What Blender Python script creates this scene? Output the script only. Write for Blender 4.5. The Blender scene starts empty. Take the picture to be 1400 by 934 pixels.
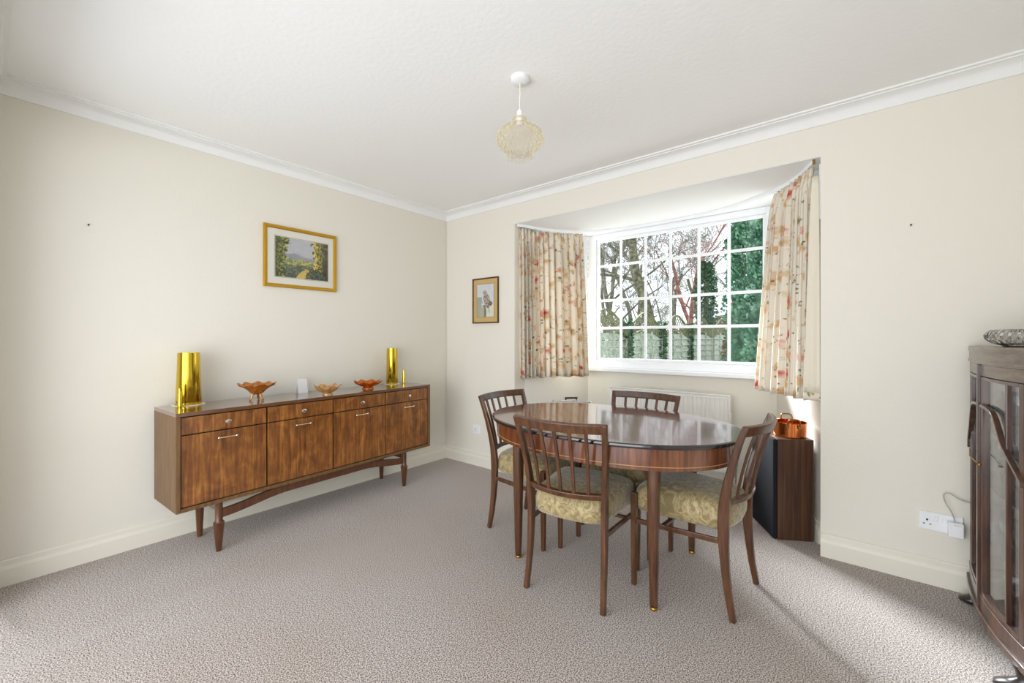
import bpy, bmesh, math, random
from mathutils import Vector, Matrix
C = bpy.context.scene
COL = C.collection
PI = math.pi
R = math.radians

# ------------------------------------------------------------------ camera, world, lights, exposure
cam_d = bpy.data.cameras.new('camera')
cam_d.sensor_width = 36.0
cam_d.lens = 576.0 / 1400.0 * 36.0
cam_d.shift_y = -0.00286
cam_d.clip_start = 0.02
cam = bpy.data.objects.new('camera', cam_d)
cam.location = (0, 0, 1.164)
cam.rotation_euler = (R(90), 0, R(39.03))
COL.objects.link(cam)
C.camera = cam

W = bpy.data.worlds.new('sky')
C.world = W
W.use_nodes = True
wn = W.node_tree.nodes
wn['Background'].inputs[0].default_value = (0.90, 0.94, 1.0, 1)
wn['Background'].inputs[1].default_value = 1.9

def area(name, loc, target, sx, sy, power, color):
    l = bpy.data.lights.new(name, 'AREA')
    l.shape = 'RECTANGLE'; l.size = sx; l.size_y = sy
    l.energy = power; l.color = color
    o = bpy.data.objects.new(name, l)
    o.location = loc
    o.rotation_euler = (Vector(target) - Vector(loc)).to_track_quat('-Z', 'Y').to_euler()
    COL.objects.link(o)
    return o
# daylight through the wide opening in the rear wall, behind the camera
area('rear_daylight', (-0.70, -1.50, 0.95), (-0.55, 3, 0.85), 3.3, 1.7, 74, (0.97, 0.985, 1.0))
# hazy winter sun coming in through the bay from the left
sun_l = bpy.data.lights.new('hazy_sun', 'SUN'); sun_l.energy = 20.0; sun_l.angle = R(18); sun_l.color = (0.90, 0.95, 1.0)
sun = bpy.data.objects.new('hazy_sun', sun_l); COL.objects.link(sun)
sun.location = (-6, 8, 6)
sun.rotation_euler = Vector((0.80, -0.60, -0.56)).to_track_quat('-Z', 'Y').to_euler()

vs = C.view_settings
vs.view_transform = 'Standard'
vs.look = 'None'
vs.exposure = -0.05
vs.gamma = 1.0
vs.use_curve_mapping = False

# ------------------------------------------------------------------ helpers
def lin(c):
    c = c / 255.0
    return c / 12.92 if c <= 0.04045 else ((c + 0.055) / 1.055) ** 2.4
def rgb(r, g, b):
    return (lin(r), lin(g), lin(b), 1.0)

class M:
    """collects shapes that become ONE mesh"""
    def __init__(s):
        s.v = []; s.f = []; s.mi = []; s.cur = 0; s.uv = None; s.col = None
    def add(s, vs_, fs_):
        n = len(s.v)
        s.v += [tuple(p) for p in vs_]
        for q in fs_:
            s.f.append([i + n for i in q]); s.mi.append(s.cur)
        return s
    def box(s, x0, x1, y0, y1, z0, z1):
        vs_ = [(x0,y0,z0),(x1,y0,z0),(x1,y1,z0),(x0,y1,z0),(x0,y0,z1),(x1,y0,z1),(x1,y1,z1),(x0,y1,z1)]
        return s.add(vs_, [(0,3,2,1),(4,5,6,7),(0,1,5,4),(1,2,6,5),(2,3,7,6),(3,0,4,7)])
    def seg(s, p0, p1, t0, t1, z0, z1):
        """upright board from p0 to p1 (plan), offset t0..t1 to the left of the direction"""
        a = Vector(p0); b = Vector(p1); d = (b - a).normalized(); n = Vector((-d.y, d.x))
        q = [a + n*t0, b + n*t0, b + n*t1, a + n*t1]
        vs_ = [(p.x,p.y,z0) for p in q] + [(p.x,p.y,z1) for p in q]
        return s.add(vs_, [(0,3,2,1),(4,5,6,7),(0,1,5,4),(1,2,6,5),(2,3,7,6),(3,0,4,7)])
    def loops(s, L, cap0=True, cap1=True, closed=True):
        n = len(L[0]); vs_ = [p for l in L for p in l]; fs_ = []
        for i in range(len(L) - 1):
            for j in range(n if closed else n - 1):
                k = (j + 1) % n
                fs_.append((i*n+j, i*n+k, (i+1)*n+k, (i+1)*n+j))
        if cap0: fs_.append(tuple(range(n))[::-1])
        if cap1: fs_.append(tuple((len(L)-1)*n + j for j in range(n)))
        return s.add(vs_, fs_)
    def lathe(s, prof, n=32, c=(0,0,0), cap0=False, cap1=False, mod=None):
        L = []
        for r, z in prof:
            l = []
            for j in range(n):
                t = 2*PI*j/n
                rr, zz = (r, z) if mod is None else mod(r, z, t)
                l.append((c[0]+rr*math.cos(t), c[1]+rr*math.sin(t), c[2]+zz))
            L.append(l)
        return s.loops(L, cap0, cap1)
    def frames(s, path):
        P = [Vector(p) for p in path]; T = []
        for i in range(len(P)):
            a = P[max(i-1,0)]; b = P[min(i+1,len(P)-1)]
            T.append((b-a).normalized())
        return P, T
    def tube(s, path, rad, n=8, caps=True):
        P, T = s.frames(path)
        if not hasattr(rad, '__len__'): rad = [rad]*len(P)
        u = T[0].orthogonal().normalized(); L = []
        for p, t, r in zip(P, T, rad):
            u = (u - t*u.dot(t)).normalized(); w = t.cross(u)
            L.append([p + (u*math.cos(2*PI*j/n) + w*math.sin(2*PI*j/n))*r for j in range(n)])
        return s.loops(L, caps, caps)
    def bar(s, path, a, b, side):
        """rectangular bar along path; a = full size along 'side', b = full size across"""
        P, T = s.frames(path)
        if not hasattr(a, '__len__'): a = [a]*len(P)
        if not hasattr(b, '__len__'): b = [b]*len(P)
        L = []
        for i, (p, t) in enumerate(zip(P, T)):
            sd = Vector(side[i] if hasattr(side[0], '__len__') else side)
            u = (sd - t*sd.dot(t)).normalized(); w = t.cross(u)
            L.append([p+u*a[i]/2+w*b[i]/2, p-u*a[i]/2+w*b[i]/2, p-u*a[i]/2-w*b[i]/2, p+u*a[i]/2-w*b[i]/2])
        return s.loops(L)
    def build(s, name, mats, parent=None, smooth=None, bevel=0, seg=2, kind=None, recalc=True):
        me = bpy.data.meshes.new(name)
        me.from_pydata(s.v, [], s.f)
        if not isinstance(mats, (list, tuple)): mats = [mats]
        for m in mats: me.materials.append(m)
        if len(mats) > 1: me.polygons.foreach_set('material_index', s.mi)
        if recalc:
            bm = bmesh.new(); bm.from_mesh(me)
            bmesh.ops.recalc_face_normals(bm, faces=bm.faces)
            bm.to_mesh(me); bm.free()
        if s.uv is not None:
            ul = me.uv_layers.new(name='UVMap')
            for lp in me.loops: ul.data[lp.index].uv = s.uv[lp.vertex_index]
        if s.col is not None:
            at = me.color_attributes.new('paint', 'FLOAT_COLOR', 'POINT')
            for i, c in enumerate(s.col): at.data[i].color = c
        if smooth is not None:
            for p in me.polygons: p.use_smooth = True
            if smooth < 180: me.set_sharp_from_angle(angle=R(smooth))
        o = bpy.data.objects.new(name, me)
        COL.objects.link(o)
        if parent is not None: o.parent = parent
        if bevel:
            b = o.modifiers.new('bevel', 'BEVEL'); b.width = bevel; b.segments = seg
            b.limit_method = 'ANGLE'; b.angle_limit = R(40)
        if kind: o['kind'] = kind
        return o

def thing(name, label, cat, loc=(0,0,0), rotz=0, group=None):
    o = bpy.data.objects.new(name, None); COL.objects.link(o)
    o.empty_display_size = 0.1
    o.location = loc; o.rotation_euler = (0,0,rotz)
    return tag(o, label, cat, group)
def tag(o, label, cat, group=None):
    o['label'] = label; o['category'] = cat
    if group: o['group'] = group
    return o
def dup(root, loc, rotz, label, group=None):
    r = root.copy(); COL.objects.link(r); r.location = loc; r.rotation_euler = (0,0,rotz)
    r['label'] = label
    if group: r['group'] = group
    for ch in list(root.children):
        c = ch.copy(); COL.objects.link(c); c.parent = r
        for g in list(ch.children):
            d = g.copy(); COL.objects.link(d); d.parent = c
    return r
def lerp(a, b, t): return a + (b - a)*t
def sstep(a, b, x):
    t = max(0.0, min(1.0, (x-a)/(b-a))); return t*t*(3-2*t)

# ------------------------------------------------------------------ materials
def base(name):
    m = bpy.data.materials.new(name); m.use_nodes = True
    nt = m.node_tree; p = nt.nodes['Principled BSDF']
    return m, nt, p
def plain(name, col, rough=0.5, metal=0.0, spec=0.5, coat=0.0, coat_r=0.05, bump=None, bstr=0.1):
    m, nt, p = base(name)
    p.inputs['Base Color'].default_value = col
    p.inputs['Roughness'].default_value = rough
    p.inputs['Metallic'].default_value = metal
    p.inputs['Specular IOR Level'].default_value = spec
    p.inputs['Coat Weight'].default_value = coat
    p.inputs['Coat Roughness'].default_value = coat_r
    if bump:
        tc = nt.nodes.new('ShaderNodeTexCoord')
        nz = nt.nodes.new('ShaderNodeTexNoise'); nz.inputs['Scale'].default_value = bump; nz.inputs['Detail'].default_value = 4
        bp = nt.nodes.new('ShaderNodeBump'); bp.inputs['Strength'].default_value = bstr; bp.inputs['Distance'].default_value = 0.01
        nt.links.new(tc.outputs['Object'], nz.inputs['Vector'])
        nt.links.new(nz.outputs['Fac'], bp.inputs['Height'])
        nt.links.new(bp.outputs['Normal'], p.inputs['Normal'])
    return m
def ramp(nt, stops):
    r = nt.nodes.new('ShaderNodeValToRGB'); e = r.color_ramp.elements
    e[0].position, e[0].color = stops[0]; e[1].position, e[1].color = stops[-1]
    for pos, c in stops[1:-1]:
        k = e.new(pos); k.color = c
    return r
def wood(name, dark, mid, light, scale=(28,28,2.2), rough=0.35, coat=0.3, distort=0.6, fig=0.0, coat_r=0.12):
    m, nt, p = base(name)
    tc = nt.nodes.new('ShaderNodeTexCoord'); mp = nt.nodes.new('ShaderNodeMapping')
    mp.inputs['Scale'].default_value = scale
    n1 = nt.nodes.new('ShaderNodeTexNoise'); n1.inputs['Scale'].default_value = 1.0
    n1.inputs['Detail'].default_value = 7; n1.inputs['Roughness'].default_value = 0.65; n1.inputs['Distortion'].default_value = distort
    nt.links.new(tc.outputs['Object'], mp.inputs['Vector']); nt.links.new(mp.outputs['Vector'], n1.inputs['Vector'])
    src = n1.outputs['Fac']
    if fig:
        m2 = nt.nodes.new('ShaderNodeMapping'); m2.inputs['Scale'].default_value = (12, 12, 9); m2.inputs['Rotation'].default_value = (0, R(14), 0)
        n2 = nt.nodes.new('ShaderNodeTexNoise'); n2.inputs['Scale'].default_value = 1.0; n2.inputs['Detail'].default_value = 3; n2.inputs['Distortion'].default_value = 1.2
        nt.links.new(tc.outputs['Object'], m2.inputs['Vector']); nt.links.new(m2.outputs['Vector'], n2.inputs['Vector'])
        mx = nt.nodes.new('ShaderNodeMix'); mx.inputs[0].default_value = fig
        nt.links.new(src, mx.inputs[2]); nt.links.new(n2.outputs['Fac'], mx.inputs[3])
        src = mx.outputs[0]
    rp = ramp(nt, [(0.32, dark), (0.5, mid), (0.68, light)])
    nt.links.new(src, rp.inputs['Fac']); nt.links.new(rp.outputs['Color'], p.inputs['Base Color'])
    p.inputs['Roughness'].default_value = rough
    p.inputs['Coat Weight'].default_value = coat; p.inputs['Coat Roughness'].default_value = coat_r
    return m
def thin_glass(name, tint=(1,1,1,1), refl=0.08, rough=0.02, edge=None, fac_scale=1.0):
    """thin clear sheet: mostly lets light straight through, reflects by Fresnel"""
    m, nt, p = base(name)
    nt.nodes.remove(p)
    out = nt.nodes['Material Output']
    tr = nt.nodes.new('ShaderNodeBsdfTransparent'); tr.inputs[0].default_value = tint
    gl = nt.nodes.new('ShaderNodeBsdfGlossy'); gl.inputs['Roughness'].default_value = rough
    if edge: gl.inputs[0].default_value = edge
    fr = nt.nodes.new('ShaderNodeLayerWeight'); fr.inputs['Blend'].default_value = 0.5
    pw = nt.nodes.new('ShaderNodeMath'); pw.operation = 'POWER'; pw.inputs[1].default_value = 4.0
    mt = nt.nodes.new('ShaderNodeMath'); mt.operation = 'MULTIPLY_ADD'; mt.inputs[1].default_value = 0.9*fac_scale; mt.inputs[2].default_value = refl
    mt.use_clamp = True
    mx = nt.nodes.new('ShaderNodeMixShader')
    nt.links.new(fr.outputs['Facing'], pw.inputs[0]); nt.links.new(pw.outputs[0], mt.inputs[0]); nt.links.new(mt.outputs[0], mx.inputs[0])
    nt.links.new(tr.outputs[0], mx.inputs[1]); nt.links.new(gl.outputs[0], mx.inputs[2])
    nt.links.new(mx.outputs[0], out.inputs['Surface'])
    return m

m_wall = plain('cream_wall', rgb(231,227,215), 0.85, spec=0.2, bump=90, bstr=0.12)
m_ceil = plain('white_ceiling', rgb(246,246,245), 0.9, spec=0.1, bump=45, bstr=0.12)
m_trim = plain('white_cornice', rgb(241,241,240), 0.7, spec=0.2)
m_skirt = plain('cream_gloss_paint', rgb(233,229,215), 0.4, spec=0.4)
m_white = plain('white_upvc', rgb(244,246,248), 0.35)
m_whitemetal = plain('white_radiator_paint', rgb(238,237,232), 0.4)
m_plastic = plain('white_plastic', rgb(238,239,241), 0.35)
m_black = plain('black_plastic', rgb(26,26,28), 0.5)
m_chrome = plain('chrome', rgb(205,207,210), 0.15, metal=1.0)
m_handle = plain('pale_brass', rgb(236,214,172), 0.25, metal=1.0)
m_silver = plain('satin_silver', rgb(215,205,190), 0.22, metal=1.0)
m_brass = plain('polished_brass', rgb(216,186,62), 0.13, metal=1.0)
m_brassold = plain('old_brass', rgb(150,112,60), 0.35, metal=1.0)
m_goldferrule = plain('brass_ferrule', rgb(176,140,62), 0.35, metal=1.0)
m_copper = plain('copper', rgb(220,130,75), 0.16, metal=1.0)
m_speakerfoam = plain('black_foam', rgb(34,36,40), 0.9, spec=0.2, bump=300, bstr=0.3)
m_paper = plain('white_paper', rgb(240,240,240), 0.8)
m_frame_gold = plain('gold_picture_frame', rgb(196,150,38), 0.35, metal=0.55)
m_frame_dark = plain('dark_gilt_frame', rgb(96,66,26), 0.4, metal=0.3)
m_mount = plain('cream_mount_board', rgb(232,228,216), 0.8)
m_mount_gold = plain('gold_mount_board', rgb(205,172,108), 0.7)
m_nail = plain('dark_nail', rgb(60,55,50), 0.4, metal=0.6)
m_lining = plain('cream_lining', rgb(226,219,200), 0.9, spec=0.1)
m_cable = plain('white_cable', rgb(232,228,216), 0.5)
m_greycable = plain('grey_cable', rgb(176,176,172), 0.5)

w_side = wood('sapele_veneer', rgb(74,41,17), rgb(130,79,35), rgb(182,122,58), (44,44,3.2), 0.3, 0.35, 1.0, fig=0.35)
w_case = wood('teak_case', rgb(88,62,34), rgb(110,80,46), rgb(128,95,58), (60,60,4), 0.5, 0.08, 0.3)
w_case_top = wood('teak_case_top', rgb(84,54,34), rgb(104,68,44), rgb(122,84,56), (4,60,60), 0.16, 0.8, 0.3, coat_r=0.06)
w_base = wood('teak_legs', rgb(64,36,20), rgb(90,52,28), rgb(112,68,38), (40,40,4), 0.32, 0.4, 0.4)
w_chair = wood('mahogany_chair', rgb(56,33,19), rgb(82,50,28), rgb(106,67,39), (50,50,5), 0.3, 0.35, 0.4)
w_top = wood('mahogany_table_top', rgb(70,33,19), rgb(104,53,33), (rgb(134,76,48)), (5,46,46), 0.2, 0.75, 0.4, coat_r=0.06)
w_apron = wood('mahogany_apron', rgb(70,36,22), rgb(104,58,34), rgb(132,80,48), (60,60,4), 0.22, 0.6, 0.4, coat_r=0.08)
w_edge = plain('dark_lacquer_edge', rgb(30,24,26), 0.15, coat=0.8)
w_cab = wood('walnut_cabinet', rgb(44,27,19), rgb(66,42,30), rgb(88,59,43), (40,40,4), 0.3, 0.5, 0.4)
w_cab_lit = wood('walnut_cabinet_lit', rgb(84,68,54), rgb(106,88,72), rgb(128,109,92), (50,5,50), 0.35, 0.4, 0.4)  # paler walnut: light on the top and frieze put into the colour
w_speaker = wood('walnut_laminate', rgb(52,32,22), rgb(76,48,32), rgb(100,66,42), (55,55,1.8), 0.42, 0.1, 0.3)
m_inlay = plain('pale_inlay', rgb(176,134,84), 0.3)
m_gap_shade = plain('gap_shade', rgb(34,20,12), 0.6)  # shade between the sideboard fronts, put into the colour

def carpet_mat():
    m, nt, p = base('beige_carpet')
    tc = nt.nodes.new('ShaderNodeTexCoord')
    n1 = nt.nodes.new('ShaderNodeTexNoise'); n1.noise_dimensions = '2D'; n1.inputs['Scale'].default_value = 215; n1.inputs['Detail'].default_value = 3; n1.inputs['Roughness'].default_value = 0.7
    n2 = nt.nodes.new('ShaderNodeTexNoise'); n2.inputs['Scale'].default_value = 1.6; n2.inputs['Detail'].default_value = 3
    r1 = ramp(nt, [(0.39, rgb(84,74,68)), (0.5, rgb(168,157,150)), (0.60, rgb(222,213,208))])
    r2 = ramp(nt, [(0.35, (0.92,0.90,0.87,1)), (0.65, (1,1,1,1))])
    mx = nt.nodes.new('ShaderNodeMix'); mx.data_type = 'RGBA'; mx.blend_type = 'MULTIPLY'; mx.inputs[0].default_value = 1
    nt.links.new(tc.outputs['Object'], n1.inputs['Vector']); nt.links.new(tc.outputs['Object'], n2.inputs['Vector'])
    nt.links.new(n1.outputs['Fac'], r1.inputs['Fac']); nt.links.new(n2.outputs['Fac'], r2.inputs['Fac'])
    nt.links.new(r1.outputs['Color'], mx.inputs[6]); nt.links.new(r2.outputs['Color'], mx.inputs[7])
    nt.links.new(mx.outputs[2], p.inputs['Base Color'])
    bp = nt.nodes.new('ShaderNodeBump'); bp.inputs['Strength'].default_value = 0.22; bp.inputs['Distance'].default_value = 0.003
    nt.links.new(n1.outputs['Fac'], bp.inputs['Height']); nt.links.new(bp.outputs['Normal'], p.inputs['Normal'])
    p.inputs['Roughness'].default_value = 1.0; p.inputs['Specular IOR Level'].default_value = 0.1
    p.inputs['Sheen Weight'].default_value = 0.25; p.inputs['Sheen Roughness'].default_value = 0.5
    return m
m_carpet = carpet_mat()

def damask_mat():
    m, nt, p = base('gold_damask')
    tc = nt.nodes.new('ShaderNodeTexCoord')
    n1 = nt.nodes.new('ShaderNodeTexNoise'); n1.inputs['Scale'].default_value = 17; n1.inputs['Detail'].default_value = 2; n1.inputs['Distortion'].default_value = 2.4
    r1 = ramp(nt, [(0.44, rgb(134,117,78)), (0.50, rgb(170,153,112)), (0.56, rgb(142,125,84)), (0.62, rgb(176,161,121))])
    nt.links.new(tc.outputs['Object'], n1.inputs['Vector']); nt.links.new(n1.outputs['Fac'], r1.inputs['Fac'])
    nt.links.new(r1.outputs['Color'], p.inputs['Base Color'])
    p.inputs['Roughness'].default_value = 0.55; p.inputs['Sheen Weight'].default_value = 0.4; p.inputs['Specular IOR Level'].default_value = 0.3
    return m
m_damask = damask_mat()

def curtain_mat(name, ground):
    m, nt, p = base(name)
    tc = nt.nodes.new('ShaderNodeTexCoord')
    base_c = nt.nodes.new('ShaderNodeRGB'); base_c.outputs[0].default_value = ground
    cur = base_c.outputs[0]
    def layer(cur, scale, thr, col, seed, nscale, rnd):
        mp = nt.nodes.new('ShaderNodeMapping'); mp.inputs['Location'].default_value = (seed, seed*0.7, 0)
        nt.links.new(tc.outputs['UV'], mp.inputs['Vector'])
        nz = nt.nodes.new('ShaderNodeTexNoise'); nz.inputs['Scale'].default_value = nscale; nz.inputs['Detail'].default_value = 3
        nt.links.new(mp.outputs['Vector'], nz.inputs['Vector'])
        av = nt.nodes.new('ShaderNodeMix'); av.data_type = 'VECTOR'; av.inputs[0].default_value = rnd
        nt.links.new(mp.outputs['Vector'], av.inputs[4]); nt.links.new(nz.outputs['Color'], av.inputs[5])
        vo = nt.nodes.new('ShaderNodeTexVoronoi'); vo.inputs['Scale'].default_value = scale
        nt.links.new(av.outputs[1], vo.inputs['Vector'])
        lt = nt.nodes.new('ShaderNodeMapRange'); lt.inputs[1].default_value = thr*1.3; lt.inputs[2].default_value = thr*0.65
        nt.links.new(vo.outputs['Distance'], lt.inputs[0])
        mx = nt.nodes.new('ShaderNodeMix'); mx.data_type = 'RGBA'
        nt.links.new(lt.outputs[0], mx.inputs[0]); nt.links.new(cur, mx.inputs[6]); mx.inputs[7].default_value = col
        return mx.outputs[2]
    cur = layer(cur, 12, 0.33, rgb(218,184,138), 3.1, 24, 0.07)
    cur = layer(cur, 17, 0.17, rgb(148,146,112), 7.7, 30, 0.07)
    cur = layer(cur, 8.0, 0.21, rgb(222,150,132), 1.3, 30, 0.06)
    cur = layer(cur, 8.0, 0.11, rgb(196,92,90), 1.3, 30, 0.06)
    cur = layer(cur, 24, 0.12, rgb(120,84,60), 5.2, 20, 0.05)
    nt.links.new(cur, p.inputs['Base Color'])
    p.inputs['Roughness'].default_value = 0.9; p.inputs['Specular IOR Level'].default_value = 0.15
    tl = nt.nodes.new('ShaderNodeBsdfTranslucent'); nt.links.new(cur, tl.inputs['Color'])
    ms = nt.nodes.new('ShaderNodeMixShader'); ms.inputs[0].default_value = 0.16
    nt.links.new(p.outputs[0], ms.inputs[1]); nt.links.new(tl.outputs[0], ms.inputs[2])
    nt.links.new(ms.outputs[0], nt.nodes['Material Output'].inputs['Surface'])
    return m
m_curtain = curtain_mat('floral_curtain_cotton', rgb(240,231,214))

m_pane = thin_glass('window_glass', (0.97,0.98,0.98,1), 0.004, 0.0, fac_scale=0.6)
m_cabglass = thin_glass('cabinet_glass', (0.95,0.96,0.97,1), 0.10, 0.03)
m_crystal = thin_glass('clear_crystal', (0.90,0.92,0.93,1), 0.16, 0.06, fac_scale=1.3)
m_shelfglass = thin_glass('shelf_glass', (0.82,0.88,0.87,1), 0.10, 0.03)
m_picglass = thin_glass('picture_glass', (1,1,1,1), 0.04, 0.02)

def carnival(name, c, c2):
    m, nt, p = base(name)
    tc = nt.nodes.new('ShaderNodeTexCoord')
    nz = nt.nodes.new('ShaderNodeTexNoise'); nz.inputs['Scale'].default_value = 45; nz.inputs['Detail'].default_value = 3
    rp = ramp(nt, [(0.35, c), (0.65, c2)])
    nt.links.new(tc.outputs['Object'], nz.inputs['Vector']); nt.links.new(nz.outputs['Fac'], rp.inputs['Fac'])
    nt.links.new(rp.outputs['Color'], p.inputs['Base Color'])
    bp = nt.nodes.new('ShaderNodeBump'); bp.inputs['Strength'].default_value = 0.5; bp.inputs['Distance'].default_value = 0.004
    nt.links.new(nz.outputs['Fac'], bp.inputs['Height']); nt.links.new(bp.outputs['Normal'], p.inputs['Normal'])
    p.inputs['Roughness'].default_value = 0.18; p.inputs['Metallic'].default_value = 0.35
    p.inputs['Coat Weight'].default_value = 0.8; p.inputs['Coat Roughness'].default_value = 0.08
    tl = nt.nodes.new('ShaderNodeBsdfTranslucent'); nt.links.new(rp.outputs['Color'], tl.inputs['Color'])
    ms = nt.nodes.new('ShaderNodeMixShader'); ms.inputs[0].default_value = 0.35
    nt.links.new(p.outputs[0], ms.inputs[1]); nt.links.new(tl.outputs[0], ms.inputs[2])
    nt.links.new(ms.outputs[0], nt.nodes['Material Output'].inputs['Surface'])
    return m
m_carn_a = carnival('marigold_glass', rgb(196,112,28), rgb(232,166,76))
m_carn_b = carnival('pale_marigold_glass', rgb(206,150,78), rgb(240,206,150))
m_carn_c = carnival('deep_orange_glass', rgb(204,92,14), rgb(238,140,40))

def shade_mat():
    m, nt, p = base('pale_amber_ribbed_glass')
    nt.nodes.remove(p); out = nt.nodes['Material Output']
    tr = nt.nodes.new('ShaderNodeBsdfTransparent'); tr.inputs[0].default_value = (1.0,0.985,0.94,1)
    df = nt.nodes.new('ShaderNodeBsdfTranslucent'); df.inputs[0].default_value = rgb(250,238,206)
    gl = nt.nodes.new('ShaderNodeBsdfGlossy'); gl.inputs['Roughness'].default_value = 0.06; gl.inputs[0].default_value = (1,0.95,0.85,1)
    lw = nt.nodes.new('ShaderNodeLayerWeight'); lw.inputs['Blend'].default_value = 0.35
    mr = nt.nodes.new('ShaderNodeMapRange'); mr.inputs[3].default_value = 0.08; mr.inputs[4].default_value = 0.70
    nt.links.new(lw.outputs['Facing'], mr.inputs[0])
    m1 = nt.nodes.new('ShaderNodeMixShader'); nt.links.new(mr.outputs[0], m1.inputs[0])
    nt.links.new(tr.outputs[0], m1.inputs[1]); nt.links.new(df.outputs[0], m1.inputs[2])
    fr = nt.nodes.new('ShaderNodeMath'); fr.operation = 'MULTIPLY'; fr.inputs[1].default_value = 0.22; nt.links.new(lw.outputs['Facing'], fr.inputs[0])
    m2 = nt.nodes.new('ShaderNodeMixShader'); nt.links.new(fr.outputs[0], m2.inputs[0])
    nt.links.new(m1.outputs[0], m2.inputs[1]); nt.links.new(gl.outputs[0], m2.inputs[2])
    nt.links.new(m2.outputs[0], out.inputs['Surface'])
    return m
m_shade = shade_mat()

def leaf_mat(name, a, b, c, scale=9):
    m, nt, p = base(name)
    tc = nt.nodes.new('ShaderNodeTexCoord')
    nz = nt.nodes.new('ShaderNodeTexNoise'); nz.inputs['Scale'].default_value = scale; nz.inputs['Detail'].default_value = 4
    rp = ramp(nt, [(0.35, a), (0.5, b), (0.66, c)])
    nt.links.new(tc.outputs['Object'], nz.inputs['Vector']); nt.links.new(nz.outputs['Fac'], rp.inputs['Fac'])
    nt.links.new(rp.outputs['Color'], p.inputs['Base Color'])
    p.inputs['Roughness'].default_value = 0.7; p.inputs['Specular IOR Level'].default_value = 0.2
    return m
m_conifer = leaf_mat('conifer_green', rgb(46,84,66), rgb(80,124,98), rgb(132,168,138), 9)
m_ivy = leaf_mat('ivy_green', rgb(44,78,58), rgb(76,114,86), rgb(124,156,124), 12)
m_dryleaf = leaf_mat('dry_hedge', rgb(96,84,62), rgb(140,126,96), rgb(166,160,120), 6)
m_bark = leaf_mat('grey_bark', rgb(96,92,86), rgb(124,119,110), rgb(150,145,132), 8)
m_barkdark = leaf_mat('mossy_bark', rgb(80,76,66), rgb(112,108,90), rgb(142,142,112), 8)
m_barkred = leaf_mat('red_bark', rgb(130,86,84), rgb(158,108,104), rgb(182,142,134), 8)
m_fencewood = leaf_mat('weathered_fence_wood', rgb(150,156,146), rgb(178,184,172), rgb(198,203,190), 14)
m_fencecap = leaf_mat('mossy_fence_capping', rgb(104,104,80), rgb(130,130,100), rgb(152,152,122), 10)
m_grass = leaf_mat('lawn', rgb(84,104,60), rgb(108,128,74), rgb(130,150,92), 3)

def paint_mat(name):
    m, nt, p = base(name)
    at = nt.nodes.new('ShaderNodeAttribute'); at.attribute_name = 'paint'
    nt.links.new(at.outputs['Color'], p.inputs['Base Color'])
    p.inputs['Roughness'].default_value = 0.7
    return m
m_paint = paint_mat('printed_picture')

# ------------------------------------------------------------------ the room
XL, XR, YB, YR, ZC = -3.11, 0.80, 2.81, -0.04, 2.38
BLo, BRo = (-2.25, 2.81), (-0.138, 2.81)        # bay mouth
BL1, BR1 = (-2.25, 2.95), (-0.138, 2.95)        # after the reveal
BL, BR = (-1.985, 3.61), (-0.435, 3.61)         # back corners of the bay
ZS = 2.145                                      # bay soffit

def floor_z(x, y):
    """long ripples in the old carpet on the left"""
    z = 0.0
    def ridge(x0, y0, x1, y1, w, h):
        dx, dy = x1-x0, y1-y0; L = math.hypot(dx, dy)
        s_ = ((x-x0)*dx + (y-y0)*dy)/L; q = ((x-x0)*dy - (y-y0)*dx)/L
        if -0.3 < s_ < L+0.3:
            e = sstep(-0.3, 0.1, s_)*(1-sstep(L-0.1, L+0.3, s_))
            return h*e*math.exp(-(q/w)**2)
        return 0.0
    z += ridge(-2.28, 0.02, -2.26, 0.80, 0.07, 0.009)
    z += ridge(-2.02, 0.30, -2.05, 1.75, 0.16, 0.007)
    z += ridge(-2.85, 0.02, -2.72, 0.02, 0.03, 0.010)
    z += ridge(-2.72, 0.02, -2.62, 0.05, 0.03, 0.008)
    return z
fm = M()
nx, ny = 220, 150
vs_ = []
for i in range(nx+1):
    for j in range(ny+1):
        x = lerp(XL, XR, i/nx); y = lerp(YR-0.6, YB, j/ny)
        vs_.append((x, y, floor_z(x, y)))
fs_ = [(i*(ny+1)+j, (i+1)*(ny+1)+j, (i+1)*(ny+1)+j+1, i*(ny+1)+j+1) for i in range(nx) for j in range(ny)]
fm.add(vs_, fs_)
fm.add([(BLo[0],YB,0),(BRo[0],YB,0),(BR1[0],BR1[1],0),(BR[0],BR[1],0),(BL[0],BL[1],0),(BL1[0],BL1[1],0)], [(0,1,2,3,4,5)])
fm.build('floor', m_carpet, smooth=180, kind='structure')

M().box(XL-0.1, XR+0.1, YR-0.1, YB+0.1, ZC, ZC+0.1).build('ceiling', m_ceil, kind='structure')
M().box(XL-0.1, XL, YR-0.1, YB+0.1, -0.05, ZC).build('wall_left', m_wall, kind='structure')
M().box(XR, XR+0.1, YR-0.1, YB+0.1, -0.05, ZC).build('wall_right', m_wall, kind='structure')
wb = M()
wb.box(XL, BLo[0], YB, YB+0.14, -0.05, ZC)
wb.box(BRo[0], XR, YB, YB+0.14, -0.05, ZC)
wb.box(BLo[0], BRo[0], YB, YB+0.14, ZS+0.004, ZC)
wb.build('wall_back', m_wall, kind='structure')
wr = M()
wr.box(XL, -2.85, YR-0.1, YR, -0.05, ZC)
wr.box(0.55, XR, YR-0.1, YR, -0.05, ZC)
wr.box(-2.85, 0.55, YR-0.1, YR, 2.14, ZC)
wr.build('wall_rear', m_wall, kind='structure')

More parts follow.
